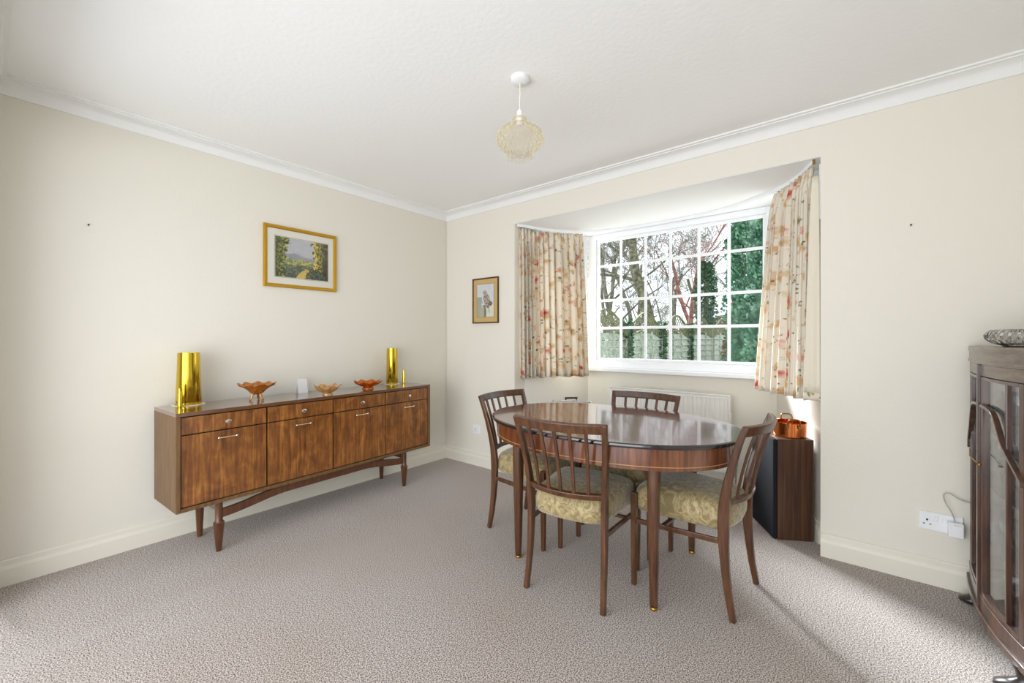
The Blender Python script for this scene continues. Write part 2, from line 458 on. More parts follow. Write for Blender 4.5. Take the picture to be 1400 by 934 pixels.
# bay: low walls, soffit, posts
ZW = 0.862
b = M(); b.seg(BL1, BL, 0.0, 0.12, -0.05, ZW); b.build('wall_bay_left', m_wall, kind='structure')
b = M(); b.seg(BL, BR, 0.0, 0.12, -0.05, ZW); b.build('wall_bay_back', m_wall, kind='structure')
b = M(); b.seg(BR, BR1, 0.0, 0.12, -0.05, ZW); b.build('wall_bay_right', m_wall, kind='structure')
sf = M()
pl = [(BLo[0]+0.001,2.8115),(BRo[0]-0.001,2.8115),(BR1[0]-0.001,2.951),(BR1[0]+0.13,2.98),(BR[0]+0.12,BR[1]+0.14),(BL[0]-0.12,BL[1]+0.14),(BL1[0]-0.13,2.98),(BL1[0]+0.001,2.951)]
sf.loops([[(x,y,ZS) for x,y in pl],[(x,y,ZS+0.0035) for x,y in pl]])
sf.build('ceiling', m_ceil, kind='structure')
M().box(-2.6,0.2,2.951,3.95,ZS+0.004,ZS+0.16).build('bay_roof', m_fencewood, kind='structure')

# cornice all round the ceiling
prof = [(0.0,0.068),(0.007,0.068),(0.009,0.062),(0.014,0.048),(0.024,0.034),(0.038,0.023),(0.052,0.017),(0.066,0.015),(0.068,0.010),(0.084,0.009),(0.085,0.0)]
co = M(); L = []
for d, s_ in prof:
    L.append([(XL+d,YR+d,ZC-s_),(XR-d,YR+d,ZC-s_),(XR-d,YB-d,ZC-s_),(XL+d,YB-d,ZC-s_)])
co.loops(L, False, False)
co.build('trim_1', m_trim, smooth=35, kind='structure')

# skirting boards
sk = [(0.0,0.122),(0.008,0.122),(0.012,0.116),(0.012,0.094),(0.016,0.086),(0.019,0.078),(0.019,0.0)]
def skirting(name, p0, p1, side=-1):
    a, b_ = Vector(p0), Vector(p1); d = (b_-a).normalized(); n = Vector((-d.y,d.x))*side
    L = [[(a.x+n.x*t, a.y+n.y*t, z) for t, z in sk]+[(a.x,a.y,0)], [(b_.x+n.x*t, b_.y+n.y*t, z) for t, z in sk]+[(b_.x,b_.y,0)]]
    M().loops(L).build(name, m_skirt, kind='structure')
skirting('baseboard_left', (XL,YR), (XL,YB))
skirting('baseboard_back', (XL,YB), BLo)
skirting('baseboard_back', BRo, (XR,YB))
skirting('baseboard_bay_left', BL1, BL)
skirting('baseboard_bay_back', BL, BR)
skirting('baseboard_bay_right', BR, BR1)
skirting('baseboard_right', (XR,YB), (XR,YR))

# rear opening: wide doorway frame behind the camera
dfm = M()
dfm.box(-2.85,-2.79,YR-0.1,YR,0,2.14); dfm.box(0.49,0.55,YR-0.1,YR,0,2.14); dfm.box(-2.79,0.49,YR-0.1,YR,2.08,2.14)
dfm.build('door_1', m_white, kind='structure')

# ------------------------------------------------------------------ windows
def win_parts(root, p0, p1, z0, z1, fw, bars_x, bars_z, gx=None):
    """frame, glazing bars and pane between plan points; everything sits outside the room line"""
    a, b_ = Vector(p0), Vector(p1); Lw = (b_-a).length; d = (b_-a)/Lw
    P = lambda s_: a + d*s_
    fl, fr_ = fw if isinstance(fw, tuple) else (fw, fw)
    f = M()
    f.seg(P(0), P(fl), 0.0, 0.07, z0, z1); f.seg(P(Lw-fr_), P(Lw), 0.0, 0.07, z0, z1)
    f.seg(P(fl), P(Lw-fr_), 0.0, 0.07, z0, z0+0.065); f.seg(P(fl), P(Lw-fr_), 0.0, 0.07, z1-0.05, z1)
    e = 0.022   # inner bead
    f.seg(P(fl), P(fl+e), 0.014, 0.05, z0+0.065, z1-0.05); f.seg(P(Lw-fr_-e), P(Lw-fr_), 0.014, 0.05, z0+0.065, z1-0.05)
    f.seg(P(fl+e), P(Lw-fr_-e), 0.014, 0.05, z0+0.065, z0+0.065+e); f.seg(P(fl+e), P(Lw-fr_-e), 0.014, 0.05, z1-0.05-e, z1-0.05)
    f.build('window_frame', m_white, root, bevel=0.004)
    g = M()
    g.seg(P(fl+0.01), P(Lw-fr_-0.01), 0.030, 0.036, z0+0.07, z1-0.06)
    g.build('pane', m_pane, root)
    if bars_x:
        g = M()
        for s_ in bars_x: g.seg(P(s_-0.0115), P(s_+0.0115), 0.016, 0.029, z0+0.07, z1-0.06)
        for z in bars_z: g.seg(P(fl+0.01), P(Lw-fr_-0.01), 0.017, 0.0295, z-0.0115, z+0.0115)
        g.build('glazing_bars', m_white, root, bevel=0.003)
def win_root(name):
    o = bpy.data.objects.new(name, None); COL.objects.link(o); o['kind'] = 'structure'; return o
w1 = win_root('window_1')
x0 = BL[0]
win_parts(w1, BL, BR, 0.895, ZS, (0.085, 0.07), [-1.657-x0,-1.426-x0,-1.209-x0,-0.980-x0,-0.757-x0], [1.845, 1.520, 1.262])
s_ = M(); s_.loops([[(-2.0,3.61,z),(-1.95,3.545,z),(-0.47,3.545,z),(-0.42,3.61,z),(-0.42,3.66,z),(-2.0,3.66,z)] for z in (0.862,0.895)])
s_.build('window_sill', m_white, w1, bevel=0.005)
w2 = win_root('window_2'); win_parts(w2, BL1, BL, 0.862, ZS, 0.06, None, None)
w3 = win_root('window_3'); win_parts(w3, BR, BR1, 0.862, ZS, 0.06, None, None)

# ------------------------------------------------------------------ curtain track and curtains
tr = thing('curtain_track', 'white plastic curtain track bending round the bay soffit', 'curtain track', (-1.2,3.2,ZS))
def smooth_path(ctrl, n):
    out = []
    k = len(ctrl)-1
    for i in range(n+1):
        t = i/n*k; j = min(int(t), k-1); u = t-j
        p0 = Vector(ctrl[max(j-1,0)]); p1 = Vector(ctrl[j]); p2 = Vector(ctrl[j+1]); p3 = Vector(ctrl[min(j+2,k)])
        out.append(0.5*((2*p1)+(p2-p0)*u+(2*p0-5*p1+4*p2-p3)*u*u+(3*p1-p0-3*p2+p3)*u**3))
    return out
trk = smooth_path([(-2.235,2.83),(-2.13,3.12),(-1.93,3.37),(-1.62,3.49),(-1.2,3.515),(-0.80,3.47),(-0.47,3.29),(-0.28,3.08),(-0.17,2.84)], 64)
t = M(); t.bar([(p.x+1.2,p.y-3.2,-0.011) for p in trk], 0.022, 0.014, (0,0,1)); t.build('rail', m_white, tr)
t = M(); t.box(-0.005,0.007,-0.008,0.008,-0.024,0.0)
e_ = t.build('end_stop', m_brassold, tr); e_.location = (trk[-1].x+1.2, trk[-1].y-3.2-0.005, -0.002)
t = M(); t.tube([(1.058,-0.36,-0.03),(1.058,-0.36,-0.33)], 0.004, 6); t.build('draw_cord', m_white, tr)

def curtain(name, top, bot, z1, z0, nf, seed, label, parent_extra=None):
    rnd = random.Random(seed)
    ph = [rnd.uniform(-0.5,0.5) for _ in range(nf+2)]; am = [rnd.uniform(0.65,1.15) for _ in range(nf+2)]
    NS, NZ = nf*10, 30
    tp = smooth_path(top, NS); bp_ = smooth_path(bot, NS)
    root = thing(name, label, 'curtain', ((top[0][0]+top[-1][0])/2, (top[0][1]+top[-1][1])/2, z0))
    ox, oy = root.location.x, root.location.y
    m = M(); m.uv = []
    rows = []
    for k in range(NZ+1):
        v = (k/NZ)**1.0; z = lerp(z1, z0, v)
        w = v**0.8
        row = []
        dist = 0; prev = None
        for i in range(NS+1):
            s_ = i/NS
            p = tp[i].lerp(bp_[i], w)
            a = tp[max(i-1,0)].lerp(bp_[max(i-1,0)], w); c = tp[min(i+1,NS)].lerp(bp_[min(i+1,NS)], w)
            d = (c-a).normalized(); n = Vector((-d.y, d.x))
            q = s_*nf; j = int(q)
            hd = 1-sstep(0.03, 0.14, v)          # heading tape zone
            f1 = am[j]*math.sin(2*PI*(q + 0.35*ph[j]*math.sin(PI*(q-j)))) + 0.25*math.sin(2*PI*(q*0.53+seed))
            f2 = math.sin(2*PI*q*2.0)
            amp = lerp(0.030, 0.044, v)
            off = (1-hd)*amp*f1 + hd*(0.010*f2 + 0.012*f1) + hd*0.006*math.cos(v*40)
            sl = 0.010*math.sin(4*PI*q)*(1-hd)
            zz = z + (0.006*math.sin(3.1*q) if k == NZ else 0)
            row.append((p.x-ox + n.x*off + d.x*sl, p.y-oy + n.y*off + d.y*sl, zz-z0))
            m.uv.append((s_*nf*0.105, z))
        rows.append(row)
    m.loops(rows, False, False, closed=False)
    o = m.build('drape', m_curtain, root, smooth=180, recalc=False)
    so = o.modifiers.new('thickness', 'SOLIDIFY'); so.thickness = 0.002
    return root
curtain('curtain', [(-2.228,2.862),(-2.135,3.10),(-1.915,3.375)], [(-2.226,2.868),(-2.12,3.11),(-1.862,3.385)], 2.115, 0.822, 13, 4,
        'floral gathered curtain at the left end of the bay window, hanging closed and flat')
rc = curtain('curtain', [(-0.408,3.262),(-0.285,3.06),(-0.178,2.862)], [(-0.500,3.245),(-0.325,3.02),(-0.190,2.865)], 2.115, 0.825, 10, 9,
        'floral gathered curtain at the right end of the bay, its cream lining showing')
cx_, cy_ = rc.location.x, rc.location.y
# the leading edge folded back, showing the lining and a floral hem
lm = M(); rows = []; hem = []
NZ = 24
for k in range(NZ+1):
    v = k/NZ; z = lerp(2.05, 0.868, v); row = []
    wd_ = lerp(0.010, 0.080, v**0.6)
    for i in range(9):
        s_ = i/8
        x = lerp(lerp(-0.176,-0.214,v**0.7), lerp(-0.148,-0.1395,v**0.5), s_); y = 2.832 + 0.006*math.sin(3*PI*s_)*v
        row.append((x-cx_, y-cy_, z-0.825))
    rows.append(row)
lm.loops(rows, False, False, closed=False)
lo = lm.build('lining', m_lining, rc, smooth=180, recalc=False); lo['label'] = 'plain cream lining strip'
so = lo.modifiers.new('thickness', 'SOLIDIFY'); so.thickness = 0.003
hm = M(); hm.uv = []; r2_ = []
for z in (0.868, 0.826):
    row = []
    for i in range(9):
        s_ = i/8; wd_ = 0.080
        row.append((lerp(-0.215,-0.1395,s_)-cx_, 2.831+0.006*math.sin(3*PI*s_)-cy_, z-0.825)); hm.uv.append((s_*0.09, z*1.0+0.4))
    r2_.append(row)
hm.loops(r2_, False, False, closed=False)
ho = hm.build('hem', m_curtain, rc, smooth=180, recalc=False); so = ho.modifiers.new('thickness', 'SOLIDIFY'); so.thickness = 0.004

# ------------------------------------------------------------------ radiator under the window
rd = thing('radiator', 'white ribbed panel radiator on the bay wall under the window', 'radiator', (-1.22,3.55,0.0))
pr = []
n_ = 30; wv = 0.98
for i in range(n_+1):
    x = -wv/2 + wv*i/n_
    if i < n_:
        st = wv/n_
        pr += [(x+st*0.0,0.0),(x+st*0.62,0.0),(x+st*0.72,0.006),(x+st*0.9,0.006)]
pr.append((wv/2,0.0))
rp_ = M()
rp_.loops([[(x, y-0.045, z) for x, y in pr] for z in (0.165,0.70)], False, False, closed=False)
rp_.box(-wv/2, wv/2, -0.036, -0.004, 0.145, 0.715)
rp_.box(-wv/2, wv/2, -0.046, -0.034, 0.70, 0.722); rp_.box(-wv/2, wv/2, -0.046, -0.034, 0.143, 0.168)
rp_.build('panel', m_whitemetal, rd, bevel=0.002)
g = M(); g.box(-wv/2-0.004, wv/2+0.004, -0.048, 0.008, 0.724, 0.733)
g.build('top_grille', m_whitemetal, rd, bevel=0.002)
for sx in (-1, 1):
    g = M(); g.box(sx*wv/2-0.004, sx*wv/2+0.006, -0.049, 0.008, 0.142, 0.724); g.box(sx*wv/2+(0.0 if sx>0 else -0.014), sx*wv/2+(0.014 if sx>0 else 0.0), -0.052, -0.03, 0.55, 0.60)
    g.build('side_cover', m_whitemetal, rd, bevel=0.003)
g = M(); g.tube([(wv/2+0.006,-0.02,0.185),(wv/2+0.035,-0.02,0.185),(wv/2+0.04,-0.02,0.16),(wv/2+0.04,-0.02,0.0)], 0.0075, 10)
g.lathe([(0.0,0.235),(0.016,0.235),(0.017,0.205),(0.011,0.195),(0.011,0.165)], 16, (wv/2+0.04,-0.02,0))
g.build('valve', m_chrome, rd, smooth=40)

# ------------------------------------------------------------------ dining table
TX, TY = -1.035, 2.065
tb = thing('dining_table', 'oval polished mahogany dining table with black edge, in front of the bay', 'table', (TX,TY,0))
def ell(a, b_, z, n=96, p=2.15):
    out = []
    for i in range(n):
        t = 2*PI*i/n; c, s2 = math.cos(t), math.sin(t)
        out.append((a*math.copysign(abs(c)**(2/p), c), b_*math.copysign(abs(s2)**(2/p), s2), z))
    return out
a0, b0 = 0.665, 0.482
tp = M()
tp.cur = 1; tp.loops([ell(a0-0.012,b0-0.012,0.714), ell(a0-0.002,b0-0.002,0.717), ell(a0,b0,0.724), ell(a0-0.002,b0-0.002,0.731), ell(a0-0.009,b0-0.009,0.735)], True, False)
tp.cur = 0
inner = ell(a0-0.009,b0-0.009,0.735)
n_ = len(inner)
tp.add(inner+[(0,0,0.735)], [(i,(i+1)%n_,n_) for i in range(n_)])
tp.build('table_top', [w_top, w_edge], tb, smooth=40)
ap = M()
for (o1,o2,z0,z1) in ((0.030,0.030,0.622,0.714),):
    ap.loops([ell(a0-o1-0.02,b0-o1-0.02,z0), ell(a0-o1,b0-o1,z0), ell(a0-o2,b0-o2,z1), ell(a0-o2-0.02,b0-o2-0.02,z1), ell(a0-o1-0.02,b0-o1-0.02,z0)], False, False)
ap.build('apron', w_apron, tb, smooth=40)
il = M(); il.loops([ell(a0-0.034,b0-0.034,0.6365), ell(a0-0.0292,b0-0.0292,0.6367), ell(a0-0.0292,b0-0.0292,0.6395), ell(a0-0.034,b0-0.034,0.6398)], False, False)
o = il.build('inlay_line', m_inlay, tb, smooth=60)
for (lx, ly) in ((0.452,-0.319),(-0.626,-0.085)):
    q = M(); q.box(-0.03,0.03,-0.008,0.012,0.688,0.712)
    o = q.build('leaf_catch', w_edge, tb, bevel=0.003); o.location = (lx, ly, 0)
    o.rotation_euler = (0,0,math.atan2(ly/(b0*b0), lx/(a0*a0))+PI/2)
for sx, sy in ((-0.352,-0.30),(0.368,-0.275),(0.352,0.33),(-0.352,0.33)):
    lg = M()
    L = []
    for z, r in ((0.018,0.0145),(0.05,0.016),(0.35,0.0225),(0.60,0.0265),(0.70,0.027)):
        L.append([(sx+r*math.copysign(abs(math.cos(t_))**0.6, math.cos(t_)), sy+r*math.copysign(abs(math.sin(t_))**0.6, math.sin(t_)), z) for t_ in [2*PI*i/20 for i in range(20)]])
    lg.loops(L)
    lo = lg.build('leg', w_chair, tb, smooth=50)
    fe = M(); fe.lathe([(0.0,0.0),(0.0155,0.0),(0.0165,0.003),(0.016,0.010),(0.0145,0.012)], 20, (sx,sy,0))
    fe.build('ferrule', m_goldferrule, lo, smooth=50)

# ------------------------------------------------------------------ dining chairs (front is +Y)
def make_chair(loc, rz, label):
    ch = thing('dining_chair', label, 'chair', loc, rz)
    zz = [0.0,0.10,0.20,0.30,0.38,0.44,0.50,0.58,0.66,0.74,0.812]
    ys = [-0.218,-0.200,-0.188,-0.181,-0.179,-0.181,-0.187,-0.202,-0.222,-0.246,-0.272]
    xs = [0.186,0.183,0.181,0.180,0.180,0.181,0.184,0.190,0.197,0.205,0.212]
    dep = [0.024,0.028,0.034,0.040,0.044,0.044,0.039,0.033,0.029,0.025,0.022]
    def ya(z):
        for i in range(len(zz)-1):
            if zz[i] <= z <= zz[i+1]: return lerp(ys[i],ys[i+1],(z-zz[i])/(zz[i+1]-zz[i]))
        return ys[-1]
    def xa(z):
        for i in range(len(zz)-1):
            if zz[i] <= z <= zz[i+1]: return lerp(xs[i],xs[i+1],(z-zz[i])/(zz[i+1]-zz[i]))
        return xs[-1]
    for sx in (-1,1):
        p = M(); p.bar([(sx*x,y,z) for x,y,z in zip(xs,ys,zz)], [0.0225]*11, dep, (1,0,0))
        p.build('rear_leg', w_chair, ch, smooth=50, bevel=0.004)
        p = M(); p.bar([(sx*0.213,0.205,0.0),(sx*0.214,0.205,0.25),(sx*0.214,0.203,0.438)], [0.021,0.026,0.028], [0.021,0.026,0.028], (1,0,0))
        p.build('front_leg', w_chair, ch, bevel=0.004)
        p = M(); p.bar([(sx*0.181,-0.178,0.315),(sx*0.213,0.20,0.305)], 0.013, 0.022, (1,0,0))
        p.build('stretcher', w_chair, ch, bevel=0.002)
    p = M(); p.bar([(-0.204,0.075,0.308),(0.204,0.075,0.308)], 0.02, 0.013, (0,1,0)); p.build('stretcher', w_chair, ch, bevel=0.002)
    def bow(u): return -0.052*(1-u*u)
    def rail(z, hgt, th):
        pts = []
        for i in range(17):
            u = -1+2*i/16
            pts.append((u*xa(z), ya(z)+bow(u), z))
        m = M(); m.bar(pts, hgt, th, (0,-0.28,1)); return m
    rail(0.792, 0.043, 0.020).build('top_rail', w_chair, ch, smooth=40, bevel=0.004)
    rail(0.484, 0.026, 0.020).build('lower_rail', w_chair, ch, smooth=40, bevel=0.003)
    for k in range(5):
        u = -0.667+k*0.3335
        pts = [(u*xa(z)*0.98, ya(z)+bow(u)*1.0, z) for z in (0.488,0.55,0.61,0.67,0.73,0.775)]
        m = M(); m.bar(pts, 0.0150, 0.010, (1,0,0)); m.build('slat', w_chair, ch, smooth=40, bevel=0.002)
    st = M(); L = []
    for sc, z in ((0.90,0.352),(0.965,0.356),(0.99,0.372),(1.0,0.395),(0.997,0.418),(0.975,0.440),(0.93,0.456),(0.83,0.470),(0.65,0.481),(0.40,0.488),(0.15,0.490)):
        l = []
        for i in range(64):
            t = 2*PI*i/64; c, s2 = math.cos(t), math.sin(t); e = 0.26
            u = math.copysign(abs(c)**e, c); v = math.copysign(abs(s2)**e, s2)
            wdt = lerp(0.176, 0.214, (v+1)/2)
            # notch the outline round the legs
            l.append((u*wdt*sc, (0.020 + v*0.200 + (0.014*(1-u*u) if v > 0 else -0.030*(1-u*u)*(-v)))*1.0*sc + 0.0, z))
        L.append(l)
    st.loops(L)
    st.build('seat', m_damask, ch, smooth=180)
    return ch
chA = make_chair((-1.030,1.812,0), R(7), 'slat-back dining chair nearest the camera, its back turned to us')
dup(chA, (-0.588,2.113,0), R(86), 'slat-back dining chair at the right end of the table, by the black speaker')
dup(chA, (-1.525,2.115,0), R(-90), 'slat-back dining chair at the left end of the table, nearest the sideboard')
dup(chA, (-1.045,2.378,0), R(180), 'slat-back dining chair on the far side of the table, before the radiator')

# ------------------------------------------------------------------ sideboard (local x along the wall, y towards it)
SBX, SBY, SBR = -2.66, 0.584, R(92.5)
sb = thing('sideboard', 'long teak sideboard with four drawers over four doors, against the left wall', 'sideboard', (SBX,SBY,0), SBR)
LN, DP, Z0, Z1 = 1.710, 0.37, 0.272, 0.783
cs = M()
cs.cur = 0
cs.box(0,0.020,0,DP,Z0,Z1-0.02); cs.box(LN-0.020,LN,0,DP,Z0,Z1-0.02)
cs.box(0.020,LN-0.020,0,DP,Z0,Z0+0.020); cs.box(0.02,LN-0.02,DP-0.012,DP,Z0+0.02,Z1-0.02)
for i in range(1,4): cs.box(0.02+i*0.4175-0.006,0.02+i*0.4175+0.006,0.03,DP-0.012,Z0+0.02,Z1-0.02)
cs.cur = 1; cs.box(0,LN,0,DP,Z1-0.020,Z1)
cs.cur = 2; cs.box(0.02,LN-0.02,0.028,0.034,Z0+0.02,Z1-0.02)  # dark sheet standing in for the shade behind drawers and doors
cs.build('carcass', [w_case, w_case_top, m_gap_shade], sb, bevel=0.002)
cw = 0.4175
for i in range(4):
    xa_, xb_ = 0.02+i*cw+0.0045, 0.02+(i+1)*cw-0.0045
    xm = (xa_+xb_)/2
    d_ = M(); d_.box(xa_,xb_,0.008,0.027,0.6685,Z1-0.026); dr = d_.build('drawer', w_side, sb, bevel=0.0015)
    k_ = M()
    def kn(prof, c):
        L = []
        for r, y in prof: L.append([(c[0]+r*math.cos(2*PI*j/20), c[1]-y, c[2]+r*0.8*math.sin(2*PI*j/20)) for j in range(20)])
        k_.loops(L)
    kn([(0.005,0.0),(0.005,0.014),(0.013,0.017),(0.0165,0.021),(0.015,0.026),(0.008,0.0285)], (xm,0.008,0.712))
    k_.build('knob', m_silver, dr, smooth=40)
    d_ = M(); d_.box(xa_,xb_,0.008,0.027,Z0+0.024,0.6625); do = d_.build('door', w_side, sb, bevel=0.0015)
    h_ = M(); hz = 0.6275
    h_.tube([(xm-0.042,-0.012,hz),(xm,-0.014,hz),(xm+0.042,-0.012,hz)], 0.0042, 10)
    h_.build('handle', m_handle, do, smooth=50)
    for sx in (-1,1):
        e_ = M(); e_.tube([(xm+sx*0.042,0.009,hz),(xm+sx*0.042,-0.005,hz)], 0.0045, 10)
        e_.lathe([(0.0,-0.0075),(0.005,-0.006),(0.0075,0),(0.005,0.006),(0.0,0.0075)], 14, (xm+sx*0.043,-0.012,hz))
        eo = e_.build('handle_end', m_silver, do, smooth=60)
for lx in (0.20, 1.468):
    f_ = M(); f_.lathe([(0.0,0.0),(0.0125,0.0),(0.014,0.006),(0.0255,0.142),(0.0265,0.150),(0.0265,0.158),(0.021,0.164),(0.0185,0.17),(0.0185,0.258),(0.020,0.2725)], 28, (lx,0.035,0))
    f_.build('front_leg', w_base, sb, smooth=35)
    f_ = M(); f_.lathe([(0.0,0.0),(0.0125,0.0),(0.014,0.006),(0.026,0.2725)], 28, (lx+0.0,0.325,0))
    f_.build('rear_leg', w_base, sb, smooth=35)
# bowed stretcher between the front legs
st = M(); L = []
for i in range(41):
    t = i/40; x = lerp(0.20,1.468,t)
    up = sstep(0.0,0.30,t)*(1-sstep(0.70,1.0,t))
    zc = lerp(0.204, 0.2475, up); hh = lerp(0.046,0.048,up)
    L.append([(x,0.024,zc-hh/2),(x,0.046,zc-hh/2),(x,0.046,zc+hh/2),(x,0.024,zc+hh/2)])
st.loops(L); st.build('stretcher', w_base, sb, smooth=40, bevel=0.003)
stb = M(); stb.bar([(0.20,0.05,0.235),(0.20,0.31,0.235)], 0.03, 0.02, (0,0,1)); stb.build('side_rail', w_base, sb)
stb = M(); stb.bar([(1.468,0.05,0.235),(1.468,0.31,0.235)], 0.03, 0.02, (0,0,1)); stb.build('side_rail', w_base, sb)

# ------------------------------------------------------------------ things on the sideboard
ZT = Z1
def shell(name, x, y, z, r0, r1, h, label, cat, big=True):
    root = thing(name, label, cat, (x,y,z))
    m = M()
    if big:
        m.lathe([(0.0,0.0),(r0*1.03,0.0),(r0*1.06,0.003),(r0*1.06,0.008),(r0*0.97,0.010),(r0*0.97,0.014),(r0,0.017),(lerp(r0,r1,0.9),h*0.8),(r1,h),(r1-0.002,h),(r1-0.003,h-0.004),(r0-0.004,0.03),(0.0,0.028)], 48)
    else:
        m.lathe([(0.0,0.0),(r0,0.0),(r0*1.02,0.002),(r0*0.85,0.004),(r0*0.85,0.006),(r0,0.008),(r0*0.93,h*0.72),(r1,h*0.78),(r1,h),(r1-0.0015,h),(r1-0.002,h-0.01),(0.0,h-0.012)], 28)
    m.build('casing', m_brass, root, smooth=35)
    return root
def doily(x, y, z, r, label):
    m = M()
    def mod(rr, zz, t): return (rr*(1+0.025*math.cos(18*t)) if rr > 0.02 else rr, zz)
    m.lathe([(0.0,0.0),(r,0.0),(r,0.0018),(0.0,0.0018)], 96, (0,0,0), mod=mod)
    o = m.build('doily', m_paper, smooth=40); o.location = (x,y,z)
    tag(o, label, 'doily'); return o
doily(-2.985,0.715,ZT+0.0003,0.080,'round white doily under the large brass shell case at the sideboard\'s left end')
shell('shell_case', -2.985,0.715,ZT+0.0024,0.062,0.053,0.297,'large polished brass shell case on the left end of the sideboard','shell case')
shell('shell_case', -2.90,0.655,ZT+0.0003,0.0125,0.010,0.104,'small brass cartridge case standing before the big left shell case','shell case',False)
doily(-3.012,2.115,ZT+0.0003,0.062,'round white doily under the brass shell case near the room corner')
shell('shell_case', -3.012,2.115,ZT+0.0024,0.047,0.043,0.297,'tall polished brass shell case on the right end of the sideboard','shell case')
shell('shell_case', -2.985,2.214,ZT+0.0003,0.0125,0.010,0.112,'small brass cartridge case standing right of the right shell case','shell case',False)

def bowl(x, y, z, prof, lobes, la, lz, mat_, label, foot):
    root = thing('glass_bowl', label, 'bowl', (x,y,z))
    R1 = max(r for r,_ in prof); H1 = max(zz for _,zz in prof)
    def mod(r, zz, t):
        k = (r/R1)**3
        return r*(1+la*k*math.cos(lobes*t)+0.02*k*math.cos(3*lobes*t)), zz + lz*k*math.cos(lobes*t+0.4)
    m = M(); m.lathe(prof + [(r-0.003 if r > 0.004 else r, zz+0.003) for r, zz in reversed(prof)], 120, mod=mod)
    m.build('bowl_body', mat_, root, smooth=70)
    if foot == 'feet':
        for k in range(3):
            a = 2*PI*k/3+0.5; ca, sa = math.cos(a), math.sin(a)
            f = M(); f.tube([(0.018*ca,0.018*sa,0.040),(0.030*ca,0.030*sa,0.030),(0.028*ca,0.028*sa,0.016),(0.036*ca,0.036*sa,0.006),(0.044*ca,0.044*sa,0.0075)], [0.008,0.0075,0.006,0.0065,0.007], 10)
            f.build('foot', m_carn_b, root, smooth=60)
    else:
        f = M(); f.lathe([(0.0,0.0),(foot*1.05,0.0),(foot*1.05,0.004),(foot*0.9,0.010),(foot*0.8,0.016),(0.0,0.016)], 40)
        f.build('foot', mat_, root, smooth=50)
    return root
bowl(-2.862,1.03,ZT+0.0005,[(0.0,0.036),(0.022,0.038),(0.036,0.048),(0.052,0.066),(0.072,0.082),(0.094,0.094),(0.101,0.100)],9,0.05,0.006,m_carn_a,'wide ruffled marigold glass bowl on three small feet, left of the white card','feet')
bowl(-2.775,1.433,ZT+0.0005,[(0.0,0.014),(0.028,0.015),(0.045,0.022),(0.062,0.034),(0.076,0.050),(0.083,0.058)],6,0.06,0.010,m_carn_b,'pale amber ruffled glass bowl on a ring foot, right beside the white card',0.031)
bowl(-2.87,1.80,ZT+0.0005,[(0.0,0.013),(0.034,0.015),(0.058,0.024),(0.080,0.036),(0.094,0.048),(0.099,0.054)],8,0.05,0.006,m_carn_c,'shallow deep-orange scalloped glass bowl nearest the right shell case',0.041)
wc = thing('card', 'blank white folded card standing between the two ruffled glass bowls', 'card', (-3.00,1.365,ZT+0.0005), R(100))
q = M()
q.add([(-0.036,-0.016,0),(0.036,-0.016,0),(0.036,0.0,0.098),(-0.036,0.0,0.098),(0.036,0.016,0),(-0.036,0.016,0)], [(0,1,2,3)])
q.add([(-0.036,0.016,0),(0.036,0.016,0),(0.036,0.0,0.098),(-0.036,0.0,0.098)], [(0,1,2,3)])
o = q.build('folded_sheet', m_paper, wc, recalc=False); so = o.modifiers.new('t','SOLIDIFY'); so.thickness = 0.002

# ------------------------------------------------------------------ pictures on the walls
def noise2(x, y, seed=0):
    def h(i, j): 
        n = math.sin(i*127.1+j*311.7+seed*74.7)*43758.5453; return n-math.floor(n)
    i, j = math.floor(x), math.floor(y); u, v = x-i, y-j; u = u*u*(3-2*u); v = v*v*(3-2*v)
    return lerp(lerp(h(i,j),h(i+1,j),u), lerp(h(i,j+1),h(i+1,j+1),u), v)
def fbm(x, y, s_=0): return 0.5*noise2(x,y,s_)+0.3*noise2(2.1*x,2.1*y,s_+1)+0.2*noise2(4.3*x,4.3*y,s_+2)
def mixc(a, b_, t): return tuple(lerp(p, q_, t) for p, q_ in zip(a, b_))
def landscape(u, v):
    n = fbm(u*14, v*10, 3); n2 = fbm(u*40, v*30, 5)
    c = mixc(rgb(206,204,206), rgb(176,178,186), fbm(u*5,v*9,1))
    hill = 0.60+0.05*math.exp(-((u-0.36)/0.12)**2)-0.10*u+0.02*n
    if v < hill: c = mixc(rgb(132,136,146), rgb(168,168,166), n)
    if v < 0.52-0.08*u+0.10*(n-0.5): c = mixc(rgb(112,124,92), rgb(196,190,96), sstep(0.42,0.62,n2))
    if v < 0.33+0.08*(n-0.5): c = mixc(rgb(62,76,66), rgb(132,136,92), sstep(0.40,0.68,n2))
    if v < 0.26 and abs(u-(0.50+0.5*(v-0.1)+0.10*(n-0.5))) < (0.03+0.22*(0.26-v))*(0.6+0.9*n2): c = mixc(rgb(196,166,70), rgb(224,196,110), n2)
    if v < 0.20 and abs(u-0.5) > 0.16: c = mixc(rgb(48,62,60), rgb(98,112,84), sstep(0.35,0.7,n2))
    le = 0.17+0.20*(n-0.5)+0.14*max(0, v-0.6)
    if u < le: c = mixc(rgb(44,58,30), rgb(176,176,58), sstep(0.42,0.62,n2)*(0.25+u*4))
    re = 0.70-0.30*(n-0.5)-0.06*max(0,v-0.6)
    if u > re and v > 0.20: c = mixc(rgb(56,60,36), rgb(212,190,72), sstep(0.44,0.62,n2)*max(0.25,1.35-abs(u-0.72)*6))
    if u > 0.93+0.02*n and v < 0.8: c = mixc(c, rgb(58,46,32), 0.6)
    return c
